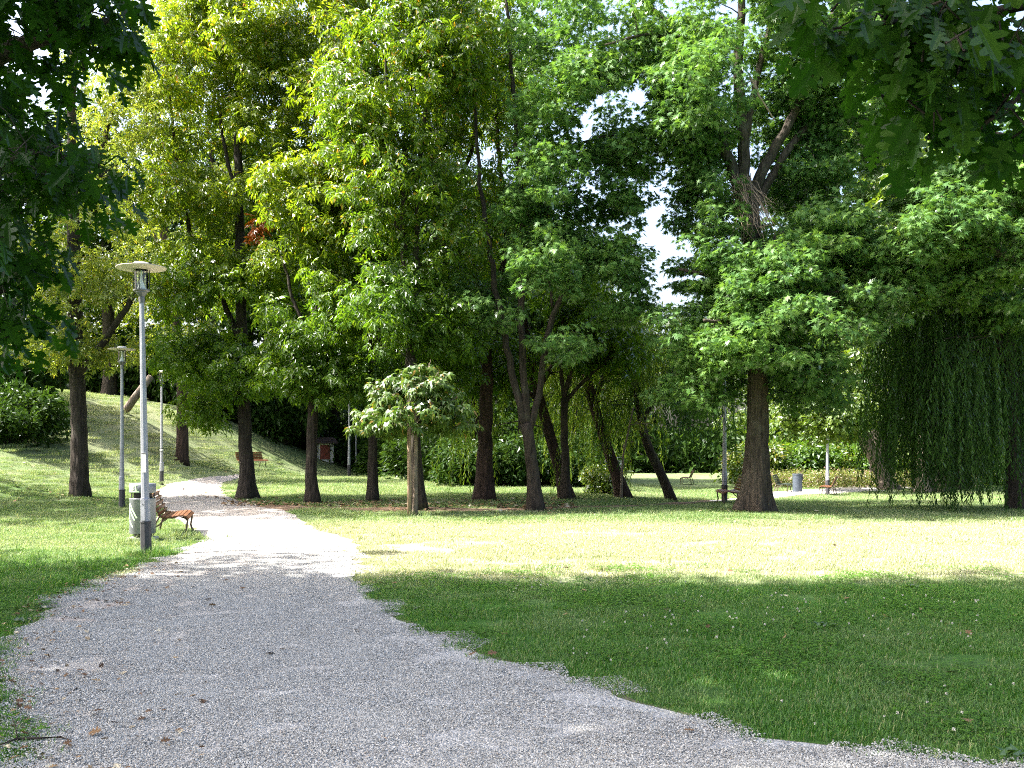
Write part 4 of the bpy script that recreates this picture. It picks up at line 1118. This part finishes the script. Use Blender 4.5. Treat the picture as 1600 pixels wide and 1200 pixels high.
mb = MB(); RR = .2185
for st in ([(-.205, .66), (-.19, .50), (-.205, .40)], [(-.20, .62), (-.17, .66), (-.02, .42)], [(-.13, .58), (-.19, .50)], [(-.15, .52), (-.06, .38)], [(-.20, .38), (-.10, .26)], [(-.21, .52), (-.195, .42)]):
    on_cyl(mb, st, .026, RR)
mb.build('spray_marks', M['spray'], r)
mb = MB()
for st in ([(-.20, .975), (.0, .985)], [(-.20, .875), (.02, .87)], [(-.205, .985), (-.19, .865)], [(-.045, .98), (-.03, .87)], [(-.15, .95), (-.07, .955)], [(-.15, .95), (-.155, .91), (-.08, .905)], [(-.12, .925), (-.10, .93)]):
    on_cyl(mb, st, .024, .2235)
o = mb.build('spray_frame', M['spray'], hood)

# ------------------------------------------------------------------ park benches: x is forward, y along the slats
def make_bench(label, loc, rz, wood, iron, L=1.75):
    r = thing('park_bench', label, 'bench', loc, rz, 'park benches')
    prof_b = [(-.035, .47, 1.42), (-.075, .56, 1.38), (-.115, .65, 1.36), (-.150, .74, 1.34), (-.185, .83, 1.33)]
    prof_s = [(.03, .415, .22), (.115, .400, .08), (.20, .410, -.03), (.285, .422, -.1), (.37, .430, -.02), (.45, .420, .22), (.505, .385, .75)]
    mb = MB()
    for x, z, a in prof_b: mb.box((x, 0, z), (.082, L, .028), rot_mat('Y', -a), .006)
    mb.build('backrest', wood, r)
    mb = MB()
    for x, z, a in prof_s: mb.box((x, 0, z), (.076, L, .028), rot_mat('Y', a), .006)
    mb.build('seat', wood, r)
    for y in (-L / 2 + .16, L / 2 - .16):
        mb = MB()
        mb.tube([(-.21, y, .87), (-.15, y, .71), (-.08, y, .54), (-.02, y, .42), (.07, y, .375), (.2, y, .385), (.34, y, .40), (.44, y, .385), (.50, y, .33), (.49, y, .24), (.47, y, .14), (.50, y, .05), (.55, y, -.02)], [.018, .02, .022, .024, .024, .022, .022, .022, .022, .022, .021, .021, .024], 7)
        mb.tube([(-.03, y, .43), (-.10, y, .30), (-.13, y, .15), (-.17, y, -.02)], [.022, .021, .021, .024], 7)
        mb.tube([(-.12, y, .20), (-.03, y, .25), (.06, y, .37)], .014, 6)
        mb.build('leg', iron, r, True)
    return r


bench = make_bench('brown slatted park bench beside the gravel path behind the nearest lamp', gz(257, 17.85), R(15), M['wood'], M['iron'])
loc = gz(391, 51); copy_thing(bench, loc, R(-42), .92, 'far slatted bench half hidden by the swollen-footed trunk')
bench.scale = (.9,) * 3
copy_thing(bench, gz(1300, 44.5), R(158), 1, 'orange-brown slatted bench in front of the lamp on the paved path')
copy_thing(bench, gz(1152, 28.5), R(175), 1, 'slatted bench peeping out behind the big oak trunk')
make_bench('dark green slatted bench left of the blue-grey bin', gz(1217, 47), R(-22), M['green_paint'], M['iron'])
loc = gz(1246, 48)
r = thing('litter_bin', 'tall blue-grey cylindrical bin between the two benches on the paved path', 'litter bin', loc)
mb = MB(); mb.lathe([(0, .0), (.26, .0), (.26, .03), (.235, .04), (.235, .86), (.25, .87), (.25, .93), (.21, .93), (.20, .85)], 28); mb.build('body', M['blue_bin'], r, False)
mb = MB(); mb.lathe([(0, .84), (.2, .84)], 24); mb.build('liner', M['black'], r)
mb = MB(); mb.tube([(.255, 0, .6), (.275, 0, .78), (.235, 0, .95)], .02, 6); mb.build('bracket', M['sleeve'], r)

# ------------------------------------------------------------------ small buildings far off
def hut(name, label, cat, px, Y, w, d, h, wall, door=None, roof=True, win=None, rz=0.0, group=None):
    r = thing(name, label, cat, gz(px, Y), rz)
    mb = MB(); mb.box((0, 0, h / 2 - .1), (w, d, h + .2)); mb.build('wall', wall, r)
    if roof:
        mb = MB(); o = .25
        mb.add([(-w / 2 - o, -d / 2 - o, h), (w / 2 + o, -d / 2 - o, h), (w / 2 + o, d / 2 + o, h), (-w / 2 - o, d / 2 + o, h), (-w / 2 - o, 0, h + d * .28), (w / 2 + o, 0, h + d * .28)], [[0, 1, 5, 4], [2, 3, 4, 5], [0, 4, 3], [1, 2, 5], [3, 2, 1, 0]])
        mb.build('roof', M['roof'], r)
    if door:
        mb = MB(); mb.box((door[0], -d / 2 - .02, door[2] / 2), (door[1], .05, door[2]), bev=.006); dd = mb.build('door', M['red_paint'], r)
        mb = MB(); mb.box((door[0] + door[1] * .38, -d / 2 - .07, door[2] * .5), (.05, .06, .14), bev=.005); mb.build('handle', M['sleeve'], dd)
    for wx, wz, ww, wh in win or ():
        mb = MB(); mb.box((wx, -d / 2 - .01, wz), (ww, .06, wh)); f = mb.build('window', M['hat_top'], r)
        mb = MB(); mb.box((wx, -d / 2 - .035, wz), (ww - .14, .03, wh - .14)); mb.build('pane', M['pane'], f)
    return r


hut('garden_hut', 'small white hut with a red door at the wood edge behind the slim tree', 'hut', 505, 61, .95, 1.4, 1.0, M['plaster'], door=(-.1, .62, .9), rz=R(28))
hut('white_kiosk', 'white kiosk glimpsed between the leaning willow trunks', 'kiosk', 957, 62, 1.0, 1.4, 1.5, M['plaster'], roof=False, win=[(.1, .95, .5, .5)])
hut('house', 'pale house with a dark window seen past the leaning sunlit trunk', 'house', 1352, 74, 6.5, 6, 3.4, M['plaster'], win=[(-1.2, 1.9, 1.1, .9), (1.2, 1.9, 1.1, .9)])
copy_thing(bench, gz(1078, 58), R(165), 1, 'far reddish bench in the sunny clearing beneath the dark willow')

# ------------------------------------------------------------------ grass, gravel, clover: scattered patches (stuff)
def patch_mesh(name, n, size, hmin, hmax, wid, seed, lean=.5):
    rng = np.random.RandomState(seed)
    x = rng.uniform(-.5, .5, n) * size * 1.15; y = rng.uniform(-.5, .5, n) * size * 1.15
    h = rng.uniform(hmin, hmax, n) * (1 + .5 * (rng.rand(n) > .93)); a = rng.rand(n) * 6.28; w = wid * rng.uniform(.7, 1.3, n)
    d = np.stack([np.cos(a), np.sin(a)], 1); s = np.stack([-np.sin(a), np.cos(a)], 1); ln = h[:, None] * rng.uniform(.15, lean, (n, 1)) * 1.6
    b = np.stack([x, y], 1); z0 = np.zeros(n) - .005
    V = np.stack([np.c_[b - s * w[:, None] / 2, z0], np.c_[b + s * w[:, None] / 2, z0], np.c_[b + d * ln * .35 + s * w[:, None] * .42, h * .6], np.c_[b + d * ln * .35 - s * w[:, None] * .42, h * .6], np.c_[b + d * ln, h * rng.uniform(.8, 1.0, n)]], 1).reshape(-1, 3)
    o = (np.arange(n) * 5)[:, None]
    return np_mesh(name, V, [o + np.array([[0, 1, 2, 3]]), o + np.array([[3, 2, 4]])])


def clover_mesh(name, n, size, seed):
    rng = np.random.RandomState(seed)
    pos = np.c_[rng.uniform(-.5, .5, (n, 2)) * size, rng.uniform(.02, .06, n)]
    pos = np.repeat(pos, 3, 0); a = np.repeat(rng.rand(n) * 6.28, 3) + np.tile([0, 2.09, 4.19], n)
    tip = np.c_[np.cos(a), np.sin(a), rng.normal(size=3 * n) * .15]; nrm = np.array([0, 0, 1]) + rng.normal(size=(3 * n, 3)) * .25
    tm = (np.array([(0, 0, 0), (.55, .45, .03), (.95, .3, 0), (.88, 0, -.02), (.95, -.3, 0), (.55, -.45, .03)], float), [[0, 5, 4, 3, 2, 1]])
    V, F = place_leaves(tm, pos, tip, nrm, np.full(3 * n, .017) * (.7 + .6 * rng.rand(3 * n)))
    return np_mesh(name, V, F)


def pebble_mesh(name, n, size, seed):
    rng = np.random.RandomState(seed)
    o = np.array([(1, 0, 0), (0, 1, 0), (-1, 0, 0), (0, -1, 0), (0, 0, 1), (0, 0, -1)], float)
    F = np.array([[0, 1, 4], [1, 2, 4], [2, 3, 4], [3, 0, 4], [1, 0, 5], [2, 1, 5], [3, 2, 5], [0, 3, 5]])
    c = np.c_[rng.uniform(-.5, .5, (n, 2)) * size, rng.uniform(0, .004, n)]
    s = rng.uniform(.003, .0078, (n, 1, 1)) * rng.uniform(.6, 1.2, (n, 1, 3)) * np.array([1, 1, .7])
    a = rng.rand(n) * 6.28; ca, sa = np.cos(a)[:, None], np.sin(a)[:, None]
    V = o[None] * s + rng.normal(size=(n, 6, 3)) * .0012
    V = np.stack([V[..., 0] * ca - V[..., 1] * sa, V[..., 0] * sa + V[..., 1] * ca, V[..., 2]], -1) + c[:, None]
    return np_mesh(name, V.reshape(-1, 3), [(F[None] + (np.arange(n) * 6)[:, None, None]).reshape(-1, 3)])


def scatter(name, label, cat, pts, scl, meshes, mat):
    """one stuff object: copies of small patches on a point cloud, by geometry nodes"""
    me = np_mesh(name, pts, []) if False else bpy.data.meshes.new(name)
    pts = np.asarray(pts, F32); me.vertices.add(len(pts)); me.vertices.foreach_set('co', pts.ravel())
    at = me.attributes.new('patch_scale', 'FLOAT', 'POINT'); at.data.foreach_set('value', np.asarray(scl, F32))
    o = link_mesh(name, me); tag(o, label, cat, kind='stuff')
    ng = bpy.data.node_groups.new(name + '_scatter', 'GeometryNodeTree')
    ng.interface.new_socket('Geometry', in_out='INPUT', socket_type='NodeSocketGeometry'); ng.interface.new_socket('Geometry', in_out='OUTPUT', socket_type='NodeSocketGeometry')
    gi = ng.nodes.new('NodeGroupInput'); go = ng.nodes.new('NodeGroupOutput')
    jn = ng.nodes.new('GeometryNodeJoinGeometry'); L = ng.links.new
    for m_ in meshes:
        m_.materials.append(mat)
        po = bpy.data.objects.new(name + '_patch', m_)
        oi = ng.nodes.new('GeometryNodeObjectInfo'); oi.inputs['Object'].default_value = po; oi.inputs['As Instance'].default_value = True
        L(oi.outputs['Geometry'], jn.inputs[0])
    ip = ng.nodes.new('GeometryNodeInstanceOnPoints'); ip.inputs['Pick Instance'].default_value = True
    L(gi.outputs[0], ip.inputs['Points']); L(jn.outputs[0], ip.inputs['Instance'])
    ri = ng.nodes.new('FunctionNodeRandomValue'); ri.data_type = 'INT'; ri.inputs['Min'].default_value = 0; ri.inputs['Max'].default_value = len(meshes) - 1
    iv = [s for s in ri.outputs if s.type == 'INT'][0]
    for s in ri.inputs:
        if s.type == 'INT' and s.name == 'Min': s.default_value = 0
        if s.type == 'INT' and s.name == 'Max': s.default_value = len(meshes) - 1
    L(iv, ip.inputs['Instance Index'])
    rr = ng.nodes.new('FunctionNodeRandomValue'); rr.data_type = 'FLOAT_VECTOR'
    for s in rr.inputs:
        if s.type == 'VECTOR' and s.name == 'Min': s.default_value = (0, 0, 0)
        if s.type == 'VECTOR' and s.name == 'Max': s.default_value = (0, 0, 6.2832)
    L([s for s in rr.outputs if s.type == 'VECTOR'][0], ip.inputs['Rotation'])
    na = ng.nodes.new('GeometryNodeInputNamedAttribute'); na.data_type = 'FLOAT'; na.inputs['Name'].default_value = 'patch_scale'
    L([s for s in na.outputs if s.name == 'Attribute' and s.enabled][0], ip.inputs['Scale'])
    L(ip.outputs[0], go.inputs[0])
    md = o.modifiers.new('scatter', 'NODES'); md.node_group = ng
    return o


rng = np.random.RandomState(81)
def rand_lawn(y0, y1, dens, margin):
    """points over the lawn in a fan a little wider than the view; margin keeps patches off the gravel"""
    area = (y1 - y0) * ((y0 + y1) * .62 + 3); n = int(area * dens)
    y = np.sqrt(rng.uniform(y0 ** 2, y1 ** 2, n)); x = rng.uniform(-1, 1, n) * (y * .62 + 1.5)
    l = np.array([edge_l(v) for v in y]); r_ = np.array([edge_r(v) for v in y])
    ok = (x < l - margin) | (x > r_ + margin) | (y > YEND)
    ok &= True
    ok &= (d_poly(x, y, TR) > .75 + .5 * np.sin(x * 2.1) * np.sin(y * 3.3)) & ~((d_poly(x, y, FP) < 1.7) & (x > 9.5))
    return np.c_[x, y, H(x, y)][ok]


g1 = [patch_mesh('grass_patch', 520, .5, .018, .05, .0055, s, .7) for s in (1, 2, 3)]
p1 = rand_lawn(3.2, 11, 14, .16); p2 = rand_lawn(11, 20, 8, .22); p3 = rand_lawn(20, 34, 4.5, .3); p4 = rand_lawn(34, 54, 2.2, .5)
e1 = rand_lawn(3.2, 18, 30, .0); dl = np.array([min(abs(a[0] - edge_l(a[1])), abs(a[0] - edge_r(a[1]))) for a in e1]); e1 = e1[dl < .35]
e2 = rand_lawn(3.2, 18, 60, -.55); dl = np.array([(a[0] - edge_l(a[1]), edge_r(a[1]) - a[0]) for a in e2]); w_ = np.where(e2[:, 1] < 9, .4, .2)
e2 = e2[((dl[:, 0] > 0) & (dl[:, 0] < w_) & (rng.rand(len(e2)) < .45 * (1 - dl[:, 0] / w_) + .06)) | ((dl[:, 1] > 0) & (dl[:, 1] < .22) & (rng.rand(len(e2)) < .30))]
pts = np.concatenate([p1, p2, p3, p4, e1, e2])
scl = np.concatenate([rng.uniform(.75, 1.1, len(p1)), rng.uniform(.9, 1.3, len(p2)), rng.uniform(1.2, 1.7, len(p3)), rng.uniform(1.7, 2.3, len(p4)), rng.uniform(.3, .55, len(e1)), rng.uniform(.14, .34, len(e2))])
scatter('grass', 'short park lawn grass, green in the shade and straw-pale in the sun', 'grass', pts, scl, g1, M['blade'])
# longer tufts round posts, bench legs and the left verge
tuft = [patch_mesh('tuft_patch', 60, .16, .08, .22, .006, s, .7) for s in (5, 6)]
tp = []
for (px, Y, n, sp) in ((227, 14.3, 16, .22), (221, 16.3, 18, .35), (262, 17.2, 22, .45), (190, 25.7, 8, .25), (647, 22.8, 8, .3), (1132, 28.2, 8, .3)):
    c = gz(px, Y)
    for _ in range(n):
        x, y = c[0] + rng.normal() * sp, c[1] + rng.normal() * sp * .7; tp.append((x, y, float(H(x, y))))
vx = rand_lawn(4, 22, 1.1, .1); vx = vx[vx[:, 0] < -2.0]
tp = np.concatenate([np.array(tp), vx, rand_lawn(9, 14, .25, .15)])
scatter('grass_tufts', 'longer grass tufts round the posts and along the verge', 'grass', tp, rng.uniform(.5, 1.0, len(tp)), tuft, M['blade'])
clo = [clover_mesh('clover_patch', 130, .5, s) for s in (7, 8)]
cp = rand_lawn(3.5, 13, 4.0, .25); keep = np.array([nz(a[0], a[1], .6, 2) + .6 * nz(a[0], a[1], 2.2, 6) > -.05 for a in cp]); cp = cp[keep]
M['clover'] = leaf_mat('clover_leaf', [(.045, .125, .018), (.065, .165, .024), (.09, .195, .034)], None, trans=.4, gloss=.1)
scatter('clover', 'clover leaves mixed in the near shaded lawn', 'clover', cp, rng.uniform(.7, 1.2, len(cp)), clo, M['clover'])
M['weed'] = leaf_mat('weed_leaf', [(.022, .062, .012), (.034, .085, .016), (.05, .105, .022)], None, trans=.35, gloss=.06)
def weed_mesh(seed):
    rg = np.random.RandomState(seed); n = 16; a = rg.rand(n) * 6.28; pos = np.c_[rg.normal(size=(n, 2)) * .05, rg.uniform(.01, .04, n)]
    V, F = place_leaves(tmpl([[(0, 0, 0), (.3, .22, .06), (.65, .24, .08), (1, 0, -.02), (.65, -.24, .08), (.3, -.22, .06)]]), pos, np.c_[np.cos(a), np.sin(a), .25 + rg.rand(n) * .4], np.array([0, 0, 1]) + rg.normal(size=(n, 3)) * .2, rg.uniform(.05, .10, n)); return np_mesh('weed_patch', V, F)
wd = rand_lawn(4.2, 12, .9, .04); dr = np.array([min(abs(a[0] - edge_r(a[1])), abs(a[0] - edge_l(a[1]))) for a in wd]); wd = wd[(dr < .7) | (rng.rand(len(wd)) < .25)]
scatter('weeds', 'low broad-leaved weeds at the gravel edge and in the near turf', 'weeds', wd, rng.uniform(.5, 1.0, len(wd)), [weed_mesh(1), weed_mesh(2), weed_mesh(3)], M['weed'])
# white clover heads: far too many and too small to count
fl = rand_lawn(4.5, 15, 7, .4); fl = fl[(fl[:, 0] > 0) & np.array([nz(a[0], a[1], .5, 7) > -.05 for a in fl])]
def head_mesh(seed):
    rng_ = np.random.RandomState(seed); n = 22
    d = unit(rng_.normal(size=(n, 3)) + np.array([0, 0, .4]))
    V, F = place_leaves(QUAD, np.tile([[0, 0, .075]], (n, 1)), d, rng_.normal(size=(n, 3)), np.full(n, .012)); return np_mesh('clover_head', V, F)
M['clover_white'] = plain('clover_white', (.62, .60, .52), .8)
scatter('clover_flowers', 'tiny white clover heads dotting the near shaded lawn', 'flowers', fl, rng.uniform(.7, 1.1, len(fl)), [head_mesh(1), head_mesh(2)], M['clover_white'])
peb = [pebble_mesh('pebble_patch', 1300, .5, s) for s in (11, 12, 13)]
n = 3300; y = np.sqrt(rng.uniform(3.5 ** 2, 18 ** 2, n)); y = y[rng.rand(n) > sstep(8.5, 18, y)]; n = len(y); x = rng.uniform(-1, 1, n) * (y * .6 + .6)
ok = np.array([edge_l(b) - .1 < a < edge_r(b) + .1 and nz(a, b, .8, 3) + .5 * nz(a, b, 2.7, 4) > -.5 for a, b in zip(x, y)])
x, y = x[ok], y[ok]; tt = np.array([(a - edge_l(b)) / (edge_r(b) - edge_l(b)) for a, b in zip(x, y)])
scatter('gravel', 'loose grey gravel chippings on the path', 'gravel', np.c_[x, y, H(x, y) + .013 + .02 * np.sin(np.pi * tt)], rng.uniform(.8, 1.15, len(x)), peb, M['pebble'])

# fallen leaves
def litter(n, xf, yf, seed, size=.10):
    r_ = np.random.RandomState(seed); y = yf(r_, n); x = xf(r_, y)
    pos = np.c_[x, y, H(x, y) + .03 + .03 * r_.rand(n)]
    a = r_.rand(n) * 6.28
    return place_leaves(OAK, pos, np.c_[np.cos(a), np.sin(a), r_.normal(size=n) * .2], np.array([0, 0, 1]) + r_.normal(size=(n, 3)) * .35, size * (.6 + .7 * r_.rand(n)))


mb = MB()
for n, xf, yf, sd, sz in ((420, lambda q, y: np.array([edge_l(v) for v in y]) + np.abs(q.normal(size=len(y))) * .55 - .3, lambda q, n: q.uniform(4.5, 13, n), 1, .045),
                          (1500, lambda q, y: (q.uniform(350, 900, len(y)) - 800) / FPX * y, lambda q, n: q.uniform(25.5, 28.5, n), 2, .11),
                          (60, lambda q, y: q.uniform(-1, 1, len(y)) * y * .5, lambda q, n: q.uniform(5, 16, n), 3, .07),
                          *[(70, (lambda q, y, px=px_, Y=Y_: (px - 800) / FPX * Y + q.normal(size=len(y)) * .8), (lambda q, n, Y=Y_: Y - .3 + q.normal(size=n) * .6), 10 + i_, .11) for i_, (px_, Y_) in enumerate(((390, 30), (488, 27.6), (582, 28.2), (656, 24.6), (757, 29), (838, 24.8), (1178, 24), (125, 29.5), (885, 30)))],
                          (160, lambda q, y: (q.uniform(0, 420, len(y)) - 800) / FPX * y, lambda q, n: q.uniform(22, 48, n), 4, .13)):
    V, F = litter(n, xf, yf, sd, sz); mb.add(V, F)
tag(mb.build('fallen_leaves', M['litter']), 'scattered brown and straw-coloured fallen leaves on path and lawn', 'leaves', kind='stuff')

# a fallen twig on the verge, bottom left
c = G(60, 1160)
mb = MB(); q = [G(2, 1172), G(25, 1163), G(60, 1162), G(95, 1160), G(103, 1163)]
mb.tube([p_ - c + np.array([0, 0, .03]) for p_ in q], [.004, .006, .007, .006, .003], 6); q2 = [G(27, 1163), G(24, 1150), G(18, 1140)]
mb.tube([p_ - c + np.array([0, 0, .035 + .02 * i]) for i, p_ in enumerate(q2)], [.004, .003, .002], 5)
o = mb.build('fallen_twig', M['bark'], None, True); o.location = c; tag(o, 'thin dark fallen twig on the verge at the bottom left', 'twig')

# ------------------------------------------------------------------ light, sky, camera
SUN_EL, SUN_AZ = R(50), R(-95)         # azimuth from +Y towards +X: the sun stands to the left, a little behind the camera
sd = Vector((math.sin(SUN_AZ) * math.cos(SUN_EL), math.cos(SUN_AZ) * math.cos(SUN_EL), math.sin(SUN_EL)))
sl = bpy.data.lights.new('sun', 'SUN'); sl.energy = 5.0; sl.angle = R(.53); sl.color = (1, .95, .88)
so = bpy.data.objects.new('sun', sl); C.objects.link(so); so.rotation_euler = sd.to_track_quat('Z', 'Y').to_euler()
w = bpy.data.worlds.new('World'); SC.world = w; w.use_nodes = True; nt = w.node_tree
bgn = nt.nodes['Background']; sky = nt.nodes.new('ShaderNodeTexSky'); sky.sky_type = 'NISHITA'; sky.sun_disc = False
sky.sun_elevation = SUN_EL; sky.sun_rotation = SUN_AZ; sky.air_density = 1.0; sky.dust_density = 7.0; sky.ozone_density = 1.0
nt.links.new(sky.outputs[0], bgn.inputs[0]); bgn.inputs[1].default_value = .15
cam = bpy.data.cameras.new('camera'); co = bpy.data.objects.new('camera', cam); C.objects.link(co)
co.location = EYE.tolist(); co.rotation_euler = (math.pi / 2, 0, 0); cam.shift_y = (HORIZON - 600) / 1600
cam.sensor_width = 36; cam.lens = FPX / 1600 * 36; cam.clip_start = .05; cam.clip_end = 2000
SC.camera = co
SC.view_settings.view_transform = 'Standard'; SC.view_settings.look = 'None'; SC.view_settings.exposure = 2.22; SC.view_settings.gamma = 1
cy = SC.cycles
cy.max_bounces = 8; cy.diffuse_bounces = 4; cy.glossy_bounces = 2; cy.transmission_bounces = 5; cy.transparent_max_bounces = 6
cy.use_denoising = False; cy.filter_width = 1.1; cy.sample_clamp_indirect = 6; cy.caustics_reflective = False; cy.caustics_refractive = False
cy.use_adaptive_sampling = True; cy.adaptive_threshold = .01
